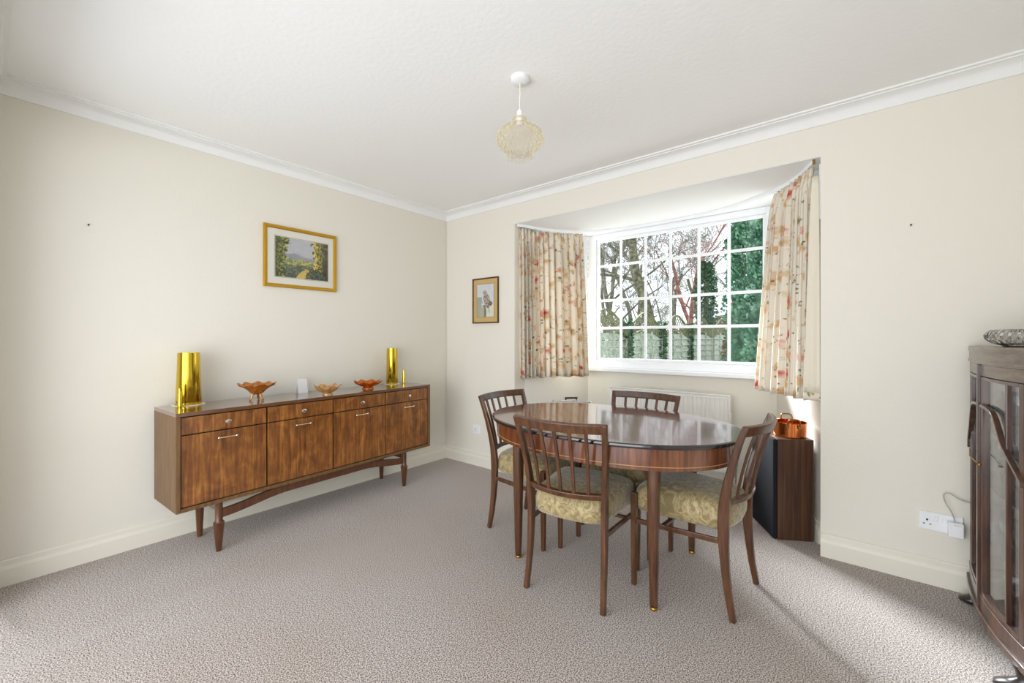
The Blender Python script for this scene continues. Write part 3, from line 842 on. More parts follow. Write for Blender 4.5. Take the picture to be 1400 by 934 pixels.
def owl(u, v):
    n = fbm(u*12, v*20, 7); n2 = fbm(u*40, v*60, 9)
    c = mixc(rgb(200,212,222), rgb(226,222,216), fbm(u*4,v*9,2))
    if v < 0.35: c = mixc(c, rgb(222,222,196), 0.7)
    if u < 0.20+0.18*n and v < 0.62: c = mixc(c, rgb(140,150,136), 0.75)
    # stump
    if abs(u-0.46-0.03*math.sin(v*12)) < 0.075 and v < 0.36: c = mixc(rgb(70,64,52), rgb(150,146,120), n2)
    if abs(u-0.30) < 0.12 and v < 0.30: c = mixc(rgb(160,160,142), rgb(196,190,176), n2)
    # body and head
    bu, bv = u-0.585-0.30*(0.52-v), v-0.50
    if (bu/0.185)**2+(bv/0.235)**2 < 1+0.3*(n-0.5): c = mixc(rgb(74,56,40), rgb(204,190,168), sstep(0.38,0.6,n2))
    if ((u-0.80)/0.12)**2+((v-0.40)/0.07)**2 < 1: c = mixc(rgb(60,46,34), rgb(140,120,96), n2)
    if ((u-0.47)/0.135)**2+((v-0.74)/0.075)**2 < 1: c = mixc(rgb(150,132,108), rgb(226,214,194), n2)
    for e in (0.42, 0.52):
        if ((u-e)/0.03)**2+((v-0.75)/0.016)**2 < 1: c = rgb(34,26,20)
    if abs(u-0.47) < 0.018 and abs(v-0.715) < 0.02: c = rgb(60,48,36)
    if abs((u-0.74)+0.35*(v-0.15)) < 0.012 and 0.10 < v < 0.33: c = rgb(84,72,58)
    return c
def picture(name, loc, rz, w, h, fwid, fm_, mm, bl, br, bb, bt, fn, label, nu, nv):
    """local x = along the wall, local -y faces the room"""
    root = thing(name, label, 'picture', loc, rz)
    f = M()
    pf = [(0.0,0.0),(0.0,-0.016),(0.003,-0.020),(fwid*0.55,-0.017),(fwid*0.8,-0.013),(fwid,-0.011),(fwid,0.0)]
    f.loops([[(-w/2+d,y,-h/2+d),(w/2-d,y,-h/2+d),(w/2-d,y,h/2-d),(-w/2+d,y,h/2-d)] for d, y in pf], False, False)
    f.build('picture_frame', fm_, root, smooth=30)
    mt = M(); mt.box(-w/2+0.004,w/2-0.004,-0.008,-0.002,-h/2+0.004,h/2-0.004); mt.build('mount', mm, root)
    x0, x1, z0, z1 = -w/2+bl, w/2-br, -h/2+bb, h/2-bt
    bd = M()
    for (a,b_,c,d) in ((x0-0.005,x1+0.005,z0-0.005,z0-0.0035),(x0-0.005,x1+0.005,z1+0.0035,z1+0.005),(x0-0.005,x0-0.0035,z0-0.005,z1+0.005),(x1+0.0035,x1+0.005,z0-0.005,z1+0.005)):
        bd.box(a,b_,-0.0086,-0.0078,c,d)
    bd.build('mount_line', m_nail, root)
    p = M(); p.col = []; vs_ = []
    for j in range(nv+1):
        for i in range(nu+1):
            u, v = i/nu, j/nv
            vs_.append((lerp(x0,x1,u), -0.0092, lerp(z0,z1,v))); p.col.append(fn(u, v))
    p.add(vs_, [(j*(nu+1)+i, j*(nu+1)+i+1, (j+1)*(nu+1)+i+1, (j+1)*(nu+1)+i) for j in range(nv) for i in range(nu)])
    p.build('print', m_paint, root, recalc=False)
    g = M(); g.box(-w/2+fwid*0.9,w/2-fwid*0.9,-0.0115,-0.0105,-h/2+fwid*0.9,h/2-fwid*0.9); g.build('glass', m_picglass, root)
    return root
picture('framed_print', (XL+0.001,1.412,1.736), R(90), 0.515, 0.428, 0.024, m_frame_gold, m_mount, 0.075,0.066,0.075,0.075, landscape,
        'gold-framed print of a leafy country landscape on the left wall', 110, 76)
picture('framed_print', (-2.58,YB-0.001,1.507), 0, 0.312, 0.410, 0.012, m_frame_dark, m_mount_gold, 0.055,0.055,0.058,0.058, owl,
        'small dark-framed owl print on the back wall beside the curtain', 60, 90)
for loc, rz, lab in (((0.216,YB,1.711), 0, 'bare nail in the back wall, right of the bay'), ((XL,0.316,1.755), R(90), 'bare nail in the left wall, left of the landscape print')):
    m = M(); m.tube([(0,0.004,0),(0,-0.014,0.003)], 0.0018, 8); m.tube([(0,-0.014,0.003),(0,-0.016,0.0032)], 0.004, 10)
    o = m.build('nail', m_nail); o.location = loc; o.rotation_euler = (0,0,rz); tag(o, lab, 'nail')

# ------------------------------------------------------------------ sockets and cables
def socket(loc, w, label, gangs):
    root = thing('wall_socket', label, 'socket', loc)
    m = M(); m.box(-w/2,w/2,-0.009,0.0,-0.043,0.043); m.build('faceplate', m_plastic, root, bevel=0.003)
    for gx in gangs:
        h = M(); h.box(gx-0.0035,gx+0.0035,-0.0094,-0.008,0.001,0.010)
        h.box(gx-0.0145,gx-0.0075,-0.0094,-0.008,-0.016,-0.012); h.box(gx+0.0075,gx+0.0145,-0.0094,-0.008,-0.016,-0.012)
        h.build('pin_slots', m_black, root)
        for dx in ((0.029, 0.058) if w > 0.1 else (0.029,)):
            s2 = M(); s2.box(gx+dx-0.007,gx+dx+0.007,-0.013,-0.008,0.003,0.027); s2.build('rocker_switch', m_plastic, root, bevel=0.002)
    return root
socket((0.319,YB,0.298), 0.146, 'white double wall socket with a plug adaptor, beside the display cabinet', [-0.047])
socket((-2.695,YB,0.329), 0.086, 'white wall socket behind the left-hand dining chair', [-0.01])
pa = thing('plug_adaptor', 'white mains plug adaptor pushed into the double socket by the display cabinet', 'plug adaptor', (0.368,YB-0.0095,0.290))
m = M(); m.box(-0.029,0.021,-0.036,0.0,-0.036,0.030); m.build('body', m_plastic, pa, bevel=0.004)
m = M(); m.box(0.0212,0.0225,-0.030,-0.004,-0.032,0.026); m.build('side_seam', m_greycable, pa)
m = M(); m.tube([(-0.012,-0.036,0.022),(0.012,-0.036,0.020)], 0.001, 6); m.build('slot', m_greycable, pa)
pcab = M()
pcab.tube(smooth_path([(0.362,YB-0.028,0.322),(0.352,YB-0.03,0.36),(0.330,YB-0.03,0.405),(0.326,YB-0.03,0.44),(0.345,YB-0.03,0.45),(0.375,YB-0.03,0.43),(0.415,YB-0.02,0.418),(0.47,YB-0.02,0.41)], 40), 0.0022, 6)
tag(pcab.build('power_cable', m_greycable, smooth=60), 'thin grey cable looping from the plug adaptor behind the display cabinet', 'cable')
cc = M(); cc.tube([(XL+0.006,YB-0.006,ZC-0.066),(XL+0.006,YB-0.006,0.118)], 0.004, 8)
tag(cc.build('corner_cable', m_cable, smooth=60), 'thin cream cable running down the corner between the left and back walls', 'cable')

# ------------------------------------------------------------------ pendant lamp
pd = thing('pendant_lamp', 'ceiling pendant with pale amber ribbed glass shade over the table', 'lamp', (-1.208,1.549,ZC))
m = M(); m.lathe([(0.0,-0.028),(0.012,-0.028),(0.036,-0.024),(0.042,-0.018),(0.043,0.0),(0.0,0.0)], 36); m.build('ceiling_rose', m_plastic, pd, smooth=40)
m = M(); m.tube([(0,0,-0.024),(0.002,0,-0.08),(-0.001,0,-0.12),(0,0,-0.165)], 0.0033, 8); m.build('cord', m_cable, pd, smooth=60)
m = M(); m.lathe([(0.0,-0.152),(0.010,-0.152),(0.014,-0.158),(0.0145,-0.184),(0.019,-0.187),(0.019,-0.1955),(0.016,-0.197),(0.016,-0.225),(0.0,-0.227)], 24); m.build('lamp_holder', m_plastic, pd, smooth=40)
sp = [(0.021,-0.2165),(0.034,-0.212),(0.037,-0.220),(0.034,-0.230),(0.037,-0.240),(0.058,-0.252),(0.084,-0.268),(0.102,-0.288),(0.110,-0.310),(0.107,-0.332),(0.094,-0.354),(0.076,-0.373),(0.062,-0.386),(0.057,-0.396),(0.059,-0.408),(0.060,-0.414)]
sp = [(r, -0.196+(z+0.2165)*0.90) for r, z in sp]
def rib(r, z, t):
    k = sstep(0.036, 0.06, r); tw = 2.2*(z+0.28)
    return r*(1+0.020*k*math.cos(26*(t+tw*0.6))), z
m = M(); m.lathe(sp, 176, mod=rib); o = m.build('lamp_shade', m_shade, pd, smooth=180)

# ------------------------------------------------------------------ speaker with copper pan
SA = math.atan2(0.11, 0.19)
sk_ = thing('loudspeaker', 'walnut-sided loudspeaker with black foam front standing in the bay', 'speaker', (-0.360,2.852,0), SA)
m = M(); m.box(0.022,0.212,0,0.312,0,0.582); m.build('cabinet', w_speaker, sk_, bevel=0.002)
m = M(); m.box(0.0,0.0215,0.002,0.310,0.002,0.580); m.build('front_grille', m_speakerfoam, sk_, bevel=0.006)
cp = thing('copper_pan', 'round copper pan with two brass loop handles on the loudspeaker', 'pan', (-0.298,3.012,0.5825))
m = M(); m.lathe([(0.0,0.0),(0.080,0.0),(0.084,0.003),(0.0865,0.082),(0.091,0.0845),(0.0905,0.0865),(0.0845,0.0845),(0.082,0.006),(0.0,0.004)], 56)
m.build('pan_body', m_copper, cp, smooth=40)
for ang in (PI*0.58, -PI*0.40):
    ca, sa = math.cos(ang), math.sin(ang); tx, ty = -sa, ca
    pth = [(-0.030,0.0,0.066),(-0.030,0.010,0.078),(-0.028,0.018,0.100),(-0.018,0.022,0.112),(0.018,0.022,0.112),(0.028,0.018,0.100),(0.030,0.010,0.078),(0.030,0.0,0.066)]
    h = M(); h.tube(smooth_path([(ca*(0.087+b_)+tx*a, sa*(0.087+b_)+ty*a, z) for a,b_,z in pth], 36), 0.0042, 10)
    for s2 in (-0.030,0.030):
        h.lathe([(0.0,-0.010),(0.008,-0.008),(0.010,0.0),(0.008,0.008),(0.0,0.010)], 12, (ca*0.088+tx*s2, sa*0.088+ty*s2, 0.066))
    h.build('handle', m_brassold, cp, smooth=60)

# ------------------------------------------------------------------ folded chrome stand behind the table
fs = thing('folding_stand', 'low chrome folding stand with a black grip, behind the table', 'stand', (-1.83,3.02,0), R(25))
def u_frame(x, y0, y1, zt, w):
    return smooth_path([(-w/2,y0,0.004),(-w/2,lerp(y0,y1,0.5),zt*0.5),(-w/2,y1*0.98,zt*0.96),(-w/2+0.03,y1,zt+0.004),(0,y1,zt+0.012),(w/2-0.03,y1,zt+0.004),(w/2,y1*0.98,zt*0.96),(w/2,lerp(y0,y1,0.5),zt*0.5),(w/2,y0,0.004)], 72)
m = M(); m.tube(u_frame(0,-0.16,0.15,0.615,0.34), 0.006, 10); m.build('outer_frame', m_chrome, fs, smooth=60)
m = M(); m.tube(u_frame(0,0.16,-0.15,0.612,0.30), 0.006, 10); m.build('inner_frame', m_chrome, fs, smooth=60)
m = M(); m.tube([(-0.06,0.15,0.647),(0.05,0.15,0.653)], 0.008, 12); m.tube([(-0.05,0.15,0.63),(-0.05,0.15,0.647)],0.005,8); m.tube([(0.04,0.15,0.63),(0.04,0.15,0.652)],0.005,8); m.build('grip', m_black, fs, smooth=50)

# ------------------------------------------------------------------ display cabinet, bow front facing left
CB = (0.60, 2.43)
dc = thing('display_cabinet', 'bow-fronted walnut glass display cabinet at the right edge', 'display cabinet', (CB[0],CB[1],0))
YA, YZ = 0.335, -0.365           # left (wall) end and right end, local y
def fx(y, o_=0.0): return -0.213 + (0.022 if y > 0 else 0.044)*(y/0.35)**2 + o_
def bowline(o_, n=28, ya=YA, yz=YZ): return [(fx(lerp(ya,yz,i/n), o_), lerp(ya,yz,i/n)) for i in range(n+1)]
def dshape(o_, z, back=0.185, e=0.0):
    pts = bowline(o_, 28, YA+e, YZ-e)
    return [(x,y,z) for x,y in pts] + [(back,YZ-e,z),(back,YA+e,z)]
m = M()
m.loops([dshape(-0.002,1.062), dshape(-0.007,1.065,e=0.003), dshape(-0.007,1.072,e=0.003), dshape(-0.003,1.077), dshape(-0.003,1.110), dshape(-0.006,1.115,e=0.002), dshape(-0.007,1.128,e=0.003), dshape(-0.004,1.132,e=0.002)])
m.build('cabinet_top', w_cab_lit, dc, smooth=30)
def bowbar(name, ya, yz, z0, z1, o0, o1, mat_):
    n = 20; q = M(); L = []
    for i in range(n+1):
        y = lerp(ya,yz,i/n)
        L.append([(fx(y,o0),y,z0),(fx(y,o1),y,z0),(fx(y,o1),y,z1),(fx(y,o0),y,z1)])
    q.loops(L); return q.build(name, mat_, dc, smooth=35, bevel=0.002)
bowbar('frieze_rail', YA, YZ, 1.018, 1.064, 0.0, 0.026, w_cab_lit)
bowbar('plinth_rail', YA, YZ, 0.112, 0.168, -0.004, 0.026, w_cab)
bowbar('plinth_moulding', YA+0.004, YZ-0.004, 0.088, 0.113, -0.012, 0.02, w_cab)
m = M(); m.loops([dshape(0.0,0.095), dshape(0.0,0.112)]); m.build('cabinet_base', w_cab, dc)
m = M(); m.box(0.172,0.185,YZ,YA,0.112,1.062); m.build('back_panel', plain('pale_lining_board', rgb(236,235,230), 0.7), dc)
def upright(name, y, w, d, z0=0.112, z1=1.062, o_=0.0, mat_=None):
    q = M(); q.box(fx(y,o_), fx(y,o_)+d, y-w/2, y+w/2, z0, z1); return q.build(name, mat_ or w_cab, dc, bevel=0.002)
upright('corner_post', YA-0.012, 0.022, 0.03); upright('corner_post', YZ+0.012, 0.022, 0.03)
m = M(); m.box(0.155,0.185,YA-0.02,YA,0.112,1.062); m.build('rear_post', w_cab, dc)
m = M(); m.box(0.155,0.185,YZ,YZ+0.02,0.112,1.062); m.build('rear_post', w_cab, dc)
upright('centre_post', 0.012, 0.018, 0.034, o_=-0.010)
def door_half(ya, yz, hinge):
    q = M()
    n = 16
    def bowseg(a, b_, z0, z1, o0, o1):
        L = []
        for i in range(n+1):
            y = lerp(a,b_,i/n); L.append([(fx(y,o0),y,z0),(fx(y,o1),y,z0),(fx(y,o1),y,z1),(fx(y,o0),y,z1)])
        q.loops(L)
    sg = 1 if yz > ya else -1
    w = 0.026
    bowseg(ya, ya+sg*w, 0.170, 1.016, -0.002, 0.018); bowseg(yz-sg*w, yz, 0.170, 1.016, -0.002, 0.018)
    bowseg(ya+sg*w, yz-sg*w, 0.170, 0.186, -0.002, 0.018); bowseg(ya+sg*w, yz-sg*w, 1.004, 1.016, -0.002, 0.018)
    o = q.build('door', w_cab, dc, bevel=0.002)
    # upright glazing bar and curved astragal
    ym = 0.012 - sg*-0.246
    q = M(); q.box(fx(ym,-0.001), fx(ym,0.014), ym-0.009, ym+0.009, 0.184, 1.006); q.build('glazing_bar', w_cab, o, bevel=0.003)
    q = M(); pts = []
    for p_ in smooth_path([(0.030,0.905),(0.10,0.902),(0.154,0.887),(0.194,0.838),(0.22,0.798),(0.262,0.760),(0.33,0.700),(0.352,0.682)], 36):
        y = sg*min(p_.x, 0.333 if sg < 0 else 0.305)
        pts.append((fx(y,-0.002), y, p_.y))
    q.bar(pts, 0.016, 0.012, (1,0,0)); q.build('astragal', w_cab, o, smooth=40, bevel=0.004)
    q = M(); L = []
    for i in range(n+1):
        y = lerp(ya+sg*0.02, yz-sg*0.02, i/n); L.append([(fx(y,0.010),y,0.18),(fx(y,0.013),y,0.18),(fx(y,0.013),y,1.01),(fx(y,0.010),y,1.01)])
    q.loops(L); q.build('pane', m_cabglass, o, smooth=35)
    return o
dl = door_half(0.024, YA-0.026, 1)
dr_ = door_half(0.000, YZ+0.026, -1)
m = M(); m.tube([(fx(0.12,-0.018),0.10,0.712),(fx(0.0,-0.03),0.0,0.700),(fx(-0.06,-0.022),-0.072,0.690)], 0.0025, 8)
m.lathe([(0.0,-0.003),(0.008,-0.003),(0.008,0.003),(0.0,0.003)], 12, (fx(-0.07,-0.02),-0.08,0.689))
m.build('key', m_brassold, dc, smooth=50)
for sy in (YA, YZ):
    q = M(); q.box(-0.16,0.165,sy-0.004 if sy>0 else sy+0.001,sy-0.001 if sy>0 else sy+0.004,0.112,1.062); q.build('side_pane', m_cabglass, dc)
for (x,y) in ((-0.165,YA-0.055),(-0.165,YZ+0.055),(0.14,YA-0.05),(0.14,YZ+0.05)):
    q = M()
    q.loops([[(x+ex*(1+0.0)*r*math.cos(2*PI*j/16)+dx, y+r*math.sin(2*PI*j/16), z) for j in range(16)] for r,z,dx,ex in ((0.020,0.0,-0.02,1.7),(0.032,0.008,-0.022,1.6),(0.035,0.022,-0.018,1.5),(0.028,0.036,-0.006,1.3),(0.018,0.05,0.0,1.1),(0.020,0.07,0.0,1.1),(0.030,0.096,0.0,1.1))])
    q.build('claw_foot', plain('dark_ebonised_wood', rgb(40,28,22), 0.35, coat=0.4), dc, smooth=60)
SHZ = (0.36, 0.585, 0.80)
for z in SHZ:
    q = M(); q.loops([[(x,y,zz) for x,y in bowline(0.03,20,YA-0.01,YZ+0.01)]+[(0.17,YZ+0.01,zz),(0.17,YA-0.01,zz)] for zz in (z-0.006,z)])
    q.build('glass_shelf', m_shelfglass, dc)

# glassware inside
def g_bowl(r, h): return [(0.0,0.0),(r*0.45,0.0),(r*0.5,0.004),(r*0.8,h*0.35),(r*0.97,h*0.75),(r,h),(r-0.003,h),(r*0.93,h*0.75),(r*0.75,h*0.36),(r*0.4,0.01),(0.0,0.009)]
def g_tumbler(r, h): return [(0.0,0.0),(r*0.82,0.0),(r*0.86,0.004),(r,h),(r-0.002,h),(r*0.83,0.012),(0.0,0.012)]
def g_wine(r, h): return [(0.0,0.0),(r*0.85,0.0),(r*0.85,0.002),(r*0.2,0.006),(0.0035,0.012),(0.0035,h*0.42),(r*0.4,h*0.47),(r*0.95,h*0.66),(r,h*0.8),(r*0.88,h),(r*0.86,h),(r*0.97,h*0.8),(r*0.9,h*0.67),(r*0.3,h*0.49),(0.0,h*0.48)]
def flute(k): return lambda r, z, t: (r*(1+0.025*math.cos(k*t)), z)
kinds = {'glass_bowl': (g_bowl,'bowl'), 'tumbler': (g_tumbler,'glass'), 'wine_glass': (g_wine,'glass')}
words = {'glass_bowl':'clear cut-glass bowl','tumbler':'clear glass tumbler','wine_glass':'clear stemmed glass'}
lev = {0.112:'floor', 0.36:'lowest glass shelf', 0.585:'middle glass shelf', 0.80:'top glass shelf'}
lay = {
 0.112: [('glass_bowl',-0.10,0.20,0.062,0.075),('glass_bowl',-0.09,0.03,0.070,0.085),('tumbler',0.06,0.13,0.036,0.095),('glass_bowl',-0.09,-0.15,0.072,0.09),('glass_bowl',0.07,-0.06,0.062,0.08),('tumbler',-0.08,-0.28,0.036,0.10)],
 0.36: [('tumbler',-0.12,0.22,0.034,0.10),('glass_bowl',-0.09,0.07,0.066,0.085),('wine_glass',0.06,0.14,0.034,0.15),('glass_bowl',-0.09,-0.10,0.066,0.085),('wine_glass',0.06,-0.03,0.034,0.15),('glass_bowl',-0.08,-0.26,0.060,0.08)],
 0.585: [('wine_glass',-0.12,0.22,0.033,0.15),('tumbler',-0.12,0.10,0.036,0.10),('wine_glass',0.03,0.15,0.033,0.15),('glass_bowl',-0.09,-0.05,0.070,0.09),('wine_glass',-0.12,-0.18,0.033,0.15),('tumbler',-0.10,-0.28,0.036,0.10)],
 0.80: [('glass_bowl',-0.09,0.19,0.062,0.08),('wine_glass',-0.13,0.07,0.033,0.155),('wine_glass',0.03,0.08,0.033,0.155),('wine_glass',-0.12,-0.05,0.033,0.155),('glass_bowl',-0.08,-0.20,0.068,0.09),('tumbler',0.06,-0.04,0.035,0.11)],
}
place = {0.20:'nearest the back wall'}
for z, items in lay.items():
    count = {}
    for k, x, y, r, h in items: count[k] = count.get(k,0)+1
    seen = {}
    for k, x, y, r, h in sorted(items, key=lambda q: -q[2]+q[1]*0.3):
        seen[k] = seen.get(k,0)+1
        fnc, cat = kinds[k]
        m = M(); m.lathe(fnc(r,h), 40, mod=flute(14) if k != 'wine_glass' else None)
        o = m.build(k, m_crystal, smooth=50); o.location = (CB[0]+x, CB[1]+y, z+0.0006)
        ordn = ['first','second','third','fourth'][seen[k]-1]
        where = ('the %s' % lev[z]) if z != 0.112 else 'the bottom'
        lab = '%s on %s of the display cabinet' % (words[k], where)
        if count[k] > 1: lab += ', %s from the wall' % ordn
        tag(o, lab, cat, 'glassware inside the display cabinet')

# on top of the cabinet
m_cutglass, nt_, pp_ = base('cut_crystal')
pp_.inputs['Transmission Weight'].default_value = 1.0; pp_.inputs['Roughness'].default_value = 0.04; pp_.inputs['IOR'].default_value = 1.33
m = M()
def cut(r, z, t): return (r*(1+0.022*math.cos(30*t+z*260)*(1 if 0.012 < z < 0.062 else 0)), z)
m.lathe([(0.0,0.0),(0.060,0.0),(0.064,0.004),(0.090,0.014),(0.106,0.028),(0.110,0.042),(0.106,0.054),(0.094,0.064),(0.086,0.066),(0.084,0.064),(0.098,0.052),(0.104,0.041),(0.099,0.028),(0.085,0.016),(0.055,0.008),(0.0,0.007)], 144, mod=cut)
cbowl = m.build('cut_glass_bowl', m_cutglass, smooth=25); cbowl.location = (0.505,2.43,1.1325)
tag(cbowl, 'wide cut-glass bowl on top of the display cabinet', 'bowl')
m = M()
pth = smooth_path([(0,0,0.0),(0.0,0,0.02),(0.004,0,0.05),(-0.004,-0.01,0.085),(-0.02,-0.006,0.106),(-0.040,0.006,0.110),(-0.062,0.014,0.122)], 40)
m.tube(pth, [lerp(0.020,0.004,i/40) for i in range(41)], 12)
m.lathe([(0.0,0.0),(0.028,0.0),(0.028,0.005),(0.012,0.012),(0.0,0.014)], 24)
o = m.build('glass_swan', thin_glass('violet_glass', (0.62,0.58,0.78,1), 0.2, 0.05, fac_scale=1.4), smooth=60); o.location = (0.545,2.255,1.1325)
tag(o, 'small violet glass bird figure on the display cabinet, its beak at the photo edge', 'figurine')

# ------------------------------------------------------------------ the garden beyond the window
M().box(-30, 20, 7.4, 60, -0.30, -0.12).build('garden_lawn', m_grass, kind='structure')
M().box(-6, 5, 3.75, 7.4, -0.30, -0.11).build('bounce_slab', plain('pale_bounce', rgb(228,224,216), 0.9, bump=12, bstr=0.1), kind='structure')  # unseen pale slab, added to bounce sunlight up onto the bay soffit
def tree(name, label, base_, height, r0, seed, bark, lean=(0,0), depth=4, spread=0.55, first=0.35, twig=0.6, nb=(2,4), group=None):
    rnd = random.Random(seed); m = M()
    def br(p, d, L_, r, dep):
        n = 6 if dep >= 3 else 4
        pts = [p.copy()]; rs = [r]; q = p.copy(); dd = d.copy()
        for i in range(n):
            dd = (dd + Vector((rnd.gauss(0,1),rnd.gauss(0,1),rnd.gauss(0.12,0.6)))*0.11).normalized()
            q = q + dd*L_/n; pts.append(q.copy()); rs.append(r*lerp(1,0.55,(i+1)/n))
        m.tube(pts, rs, 10 if dep == depth else (6 if dep == depth-1 else 3), caps=False)
        if dep <= 0: return
        k = rnd.randint(*nb) + (2 if dep <= 2 else 0)
        for i in range(k):
            f = rnd.uniform(first if dep == depth else 0.25, 1.0); idx = min(int(f*n), n-1); u = f*n-idx
            b0_ = pts[idx].lerp(pts[idx+1], u)
            ax = Vector((rnd.gauss(0,1),rnd.gauss(0,1),rnd.gauss(0.1,0.5)))
            ax = (ax - dd*ax.dot(dd)).normalized()
            nd = (dd*rnd.uniform(0.5,1.0) + ax*rnd.uniform(0.5,1.0)*spread*1.6 + Vector((0,0,0.18))).normalized()
            br(b0_, nd, L_*rnd.uniform(0.45,0.75), max(rs[idx]*rnd.uniform(0.36,0.62), 0.009), dep-1)
    br(Vector((0,0,0)), Vector((lean[0],lean[1],1)).normalized(), height, r0, depth)
    o = m.build(name, bark, smooth=180, recalc=False); o.location = (base_[0], base_[1], -0.15)
    return tag(o, label, 'tree', group)

def leaves(m, rnd, p, n_dir, size, up=0.4):
    """one small bent leaf blade"""
    d = (n_dir + Vector((rnd.gauss(0,0.5),rnd.gauss(0,0.5),rnd.gauss(up,0.4)))).normalized()
    s_ = d.orthogonal().normalized(); s_ = (Matrix.Rotation(rnd.uniform(0,2*PI),3,d) @ s_)
    a = size*rnd.uniform(0.7,1.3); w = a*0.36
    q = [p, p+d*a*0.5+s_*w, p+d*a, p+d*a*0.5-s_*w]
    m.add(q, [(0,1,2,3)])

# the fence along the garden's left side
F0 = Vector((-4.20, 9.52)); FD = Vector((0.1846, 1.8215))
fe = thing('garden_fence', 'weathered lap-panel garden fence with arched trellis tops beyond the window', 'fence', (F0.x,F0.y,-0.12), math.atan2(FD.y,FD.x))
PW = FD.length
for k in range(-3, 6):
    x0 = k*PW
    q = M(); q.box(x0-0.04,x0+0.04,-0.04,0.04,0,1.58); q.loops([[(x0+sx*r,sy*r,z) for sx,sy in ((-1,-1),(1,-1),(1,1),(-1,1))] for r,z in ((0.05,1.58),(0.05,1.60),(0.015,1.64))])
    q.build('post', m_fencecap, fe)
    if k == 5: break
    xa_, xb_ = x0+0.045, x0+PW-0.045
    arc = lambda t: 1.30+0.20*math.sin(PI*t)**1.4
    tre = lambda t: 1.62+0.31*(0.5-0.5*math.cos(2*PI*t))
    q = M()
    nb_ = 8
    for i in range(nb_):
        z0 = 0.05+i*0.172; z1 = z0+0.156
        pts = []
        NX = 24
        for side, y in ((0,-0.012),(1,0.0)):
            pass
        L = []
        for j in range(NX+1):
            t = j/NX; x = lerp(xa_,xb_,t); top = min(z1, arc(t)); bot = min(z0, arc(t))
            L.append([(x,-0.050,bot),(x,-0.034,bot),(x,0.004,top),(x,-0.006,top)])
        q.loops(L)
    for t in (0.02,0.34,0.66,0.98):
        x = lerp(xa_,xb_,t); q.box(x-0.02,x+0.02,-0.066,-0.03,0.03,arc(t)-0.01)
    q.build('lap_panel', m_fencewood, fe)
    q = M(); q.bar([(lerp(xa_,xb_,j/24),-0.01,arc(j/24)+0.012) for j in range(25)], 0.026, 0.05, (0,0,1))
    q.bar([(lerp(xa_,xb_,j/24),-0.01,tre(j/24)+0.012) for j in range(25)], 0.026, 0.05, (0,0,1)); q.build('capping', m_fencecap, fe, smooth=40)
    q = M(); stp = 0.125
    i = -8
    while xa_+i*stp < xb_:
        for sg in (1,-1):
            a = []
            for j in range(60):
                zz = 1.28+j*0.012; x = xa_+i*stp+sg*(zz-1.28)*0.8 + (0.4 if sg < 0 else 0)
                t = (x-xa_)/(xb_-xa_)
                if 0 <= t <= 1 and arc(t) < zz < tre(t): a.append((x,-0.008+sg*0.006,zz))
            if len(a) > 2: q.bar([a[0],a[-1]], 0.020, 0.008, (1,0,0))
        i += 1
    q.build('trellis', m_fencecap, fe)

def ivy(label, x, y, z0, z1, rad, n, seed, mat_=None, size=0.075, name='ivy'):
    rnd = random.Random(seed); m = M()
    for i in range(n):
        t = rnd.random(); a = rnd.uniform(0,2*PI); z = lerp(z0,z1,t)
        r = rad*(0.65+0.5*noise2(z*2.2+seed, a*1.2, seed))*rnd.uniform(0.75,1.05)*(1-0.35*t**3)
        nd = Vector((math.cos(a),math.sin(a),0))
        leaves(m, rnd, Vector((x+nd.x*r,y+nd.y*r,z)), nd, size, 0.1)
    o = m.build(name, mat_ or m_ivy, recalc=False); return tag(o, label, 'ivy')
for k, lab, rad, seed in ((0,'dark ivy smothering the fence post nearest the window',0.115,3),(1,'ivy climbing the second fence post from the window',0.10,5),(2,'ivy climbing the third fence post from the window',0.09,8)):
    p = F0+FD*k; ivy(lab, p.x+0.03, p.y-0.05, -0.1, 1.62, rad, 900, seed, size=0.075)

# conifer close on the right
def conifer(x, y, h, rad, n, seed, label):
    rnd = random.Random(seed)
    root = thing('conifer', label, 'tree', (x,y,-0.13))
    m = M(); m.tube([(0,0,0),(0,0,h*0.9)], [0.11,0.03], 10); m.build('trunk', m_barkdark, root)
    m = M(); m.lathe([(0.02,0.05)]+[((rad-0.22)*(1-0.15*t-0.8*max(0,(t-0.75)/0.25)**2), h*t+0.1) for t in [i/24 for i in range(24)]]+[(0.02,h)], 24, mod=lambda r,z,t: (r*(0.9+0.2*noise2(z*2,math.cos(t)*3+math.sin(t)*2,3)), z))
    m.build('inner_foliage', m_conifer, root, smooth=180)
    m = M()
    plumes = []
    for i in range(300):
        z = h*(i/300)**1.0; a = i*2.39996+rnd.uniform(-0.3,0.3)
        rr = rad*(1-0.15*(z/h)-0.8*max(0,(z/h-0.75)/0.25)**2)*rnd.uniform(0.74,1.02)
        plumes.append((a, rr, z))
    for a, rr, z in plumes:
        o_ = Vector((math.cos(a)*rr, math.sin(a)*rr, z)); od = Vector((math.cos(a),math.sin(a),0))
        for j in range(n):
            u = rnd.random(); ang = rnd.uniform(0,2*PI); w = 0.17*math.sin(PI*(0.12+0.88*u))*math.sqrt(rnd.random())
            side = Vector((-od.y,od.x,0))
            p = o_ + od*(0.10*u+math.cos(ang)*w*0.7) + side*math.sin(ang)*w + Vector((0,0,0.50*u-0.2))
            leaves(m, rnd, p, (od*0.8+side*math.sin(ang)*0.5), 0.058, 0.8)
    m.build('foliage', m_conifer, root, recalc=False)
conifer(-0.88, 8.46, 5.6, 0.86, 170, 21, 'dense dark green conifer outside the right side of the window')

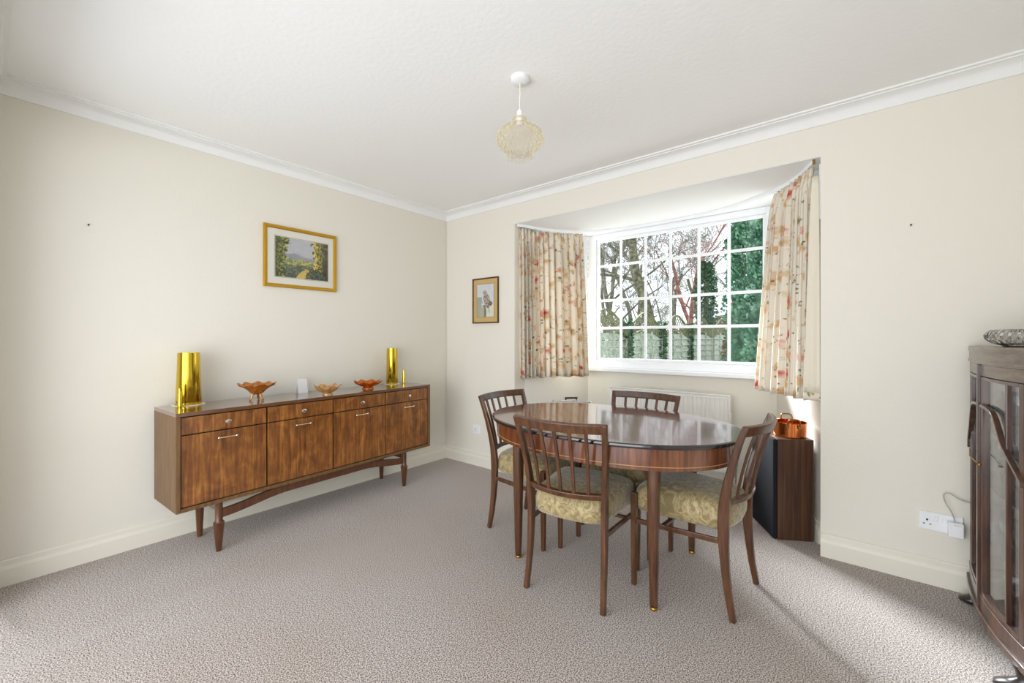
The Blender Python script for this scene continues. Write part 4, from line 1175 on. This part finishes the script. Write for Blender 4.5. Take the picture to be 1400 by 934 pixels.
# trees behind the fence
tree('bare_tree', 'big leaning bare tree with mossy forked trunk behind the fence', (-5.65,16.1), 6.2, 0.27, 11, m_barkdark, (-0.10,-0.02), 4, 0.6, 0.35)
tree('bare_tree', 'bare tree with reddish bark left of the ivy-clad trunk', (-5.55,18.6), 5.2, 0.11, 23, m_barkred, (-0.06,0.03), 4, 0.5, 0.3)
tree('bare_tree', 'slender reddish bare tree nearest the ivy-clad trunk', (-5.15,18.9), 5.4, 0.10, 29, m_barkred, (0.01,0.0), 4, 0.5, 0.35)
tree('bare_tree', 'low crooked pale bare tree at the window\'s left edge', (-6.5,14.6), 4.2, 0.13, 37, m_bark, (-0.25,0.02), 4, 0.9, 0.15)
spots = [(-9.7,20.5),(-8.9,17.3),(-9.6,23.1),(-5.8,23.6),(-3.9,19.6),(-8.7,26.4),(-7.2,21.5),(-3.0,21.5),(-7.6,18.2),(-6.6,19.6),(-4.6,21.6),(-7.4,16.0)]
labs = 'thin grey bare trees in the tangle of branches far behind the fence'
for i, (x, y) in enumerate(spots):
    tree('bare_tree', labs, (x,y), 4.6+0.5*(i%3), 0.12, 50+i, m_bark, (0.06*((i%3)-1),0), 5, 0.7, 0.12, group='thin bare trees in the distance')
# ivy-clad trunk
t_ = thing('ivy_clad_tree', 'dark ivy-covered tree trunk rising behind the far end of the fence', 'tree', (-4.25,16.6,-0.15))
m = M(); m.tube([(0,0,0),(0.02,0,2),(0,0.05,4.1)], [0.15,0.11,0.05], 10); m.build('trunk', m_barkdark, t_, smooth=60)
rnd = random.Random(77); m = M()
for i in range(3800):
    z = rnd.uniform(0.2,4.15); a = rnd.uniform(0,2*PI)
    r = 0.36*(0.5+0.75*noise2(z*2.0,a*1.1,4))*rnd.uniform(0.5,1.05)*(1 if z < 3.2 else 1-0.7*(z-3.2))
    nd = Vector((math.cos(a),math.sin(a),0)); leaves(m, rnd, Vector((nd.x*r,nd.y*r,z)), nd, 0.11, 0.0)
m.build('ivy_leaves', m_ivy, t_, recalc=False)
# scrub behind and at the end of the fence
rnd = random.Random(5); m = M()
for i in range(5200):
    t = rnd.random(); x = lerp(-13,-2.4,t); y = lerp(27,19.5,t)+rnd.uniform(-1.2,1.2)
    h = 1.2+1.5*noise2(x*0.8,y*0.3,6); z = -0.1+h*rnd.random()**0.8
    leaves(m, rnd, Vector((x,y,z)), Vector((rnd.gauss(0,1),-0.4,0)), 0.20, 0.5)
o = m.build('undergrowth', m_dryleaf, kind='stuff', recalc=False); tag(o, 'tangled brown undergrowth beyond the garden fence', 'bushes')
rnd = random.Random(6); m = M()
for i in range(2600):
    a = rnd.uniform(0,2*PI); b_ = rnd.uniform(-0.5*PI,0.5*PI); r = rnd.uniform(0.75,1.0)
    nd = Vector((math.cos(a)*math.cos(b_),math.sin(a)*math.cos(b_),math.sin(b_)))
    p = Vector((nd.x*0.55*r, nd.y*0.6*r, 0.85+nd.z*0.85*r))
    leaves(m, rnd, p, nd, 0.085, 0.2)
o = m.build('garden_shrub', m_dryleaf, recalc=False); o.location = (-2.55,14.0,-0.12)
tag(o, 'brownish leafy shrub between the fence end and the conifer', 'shrub')
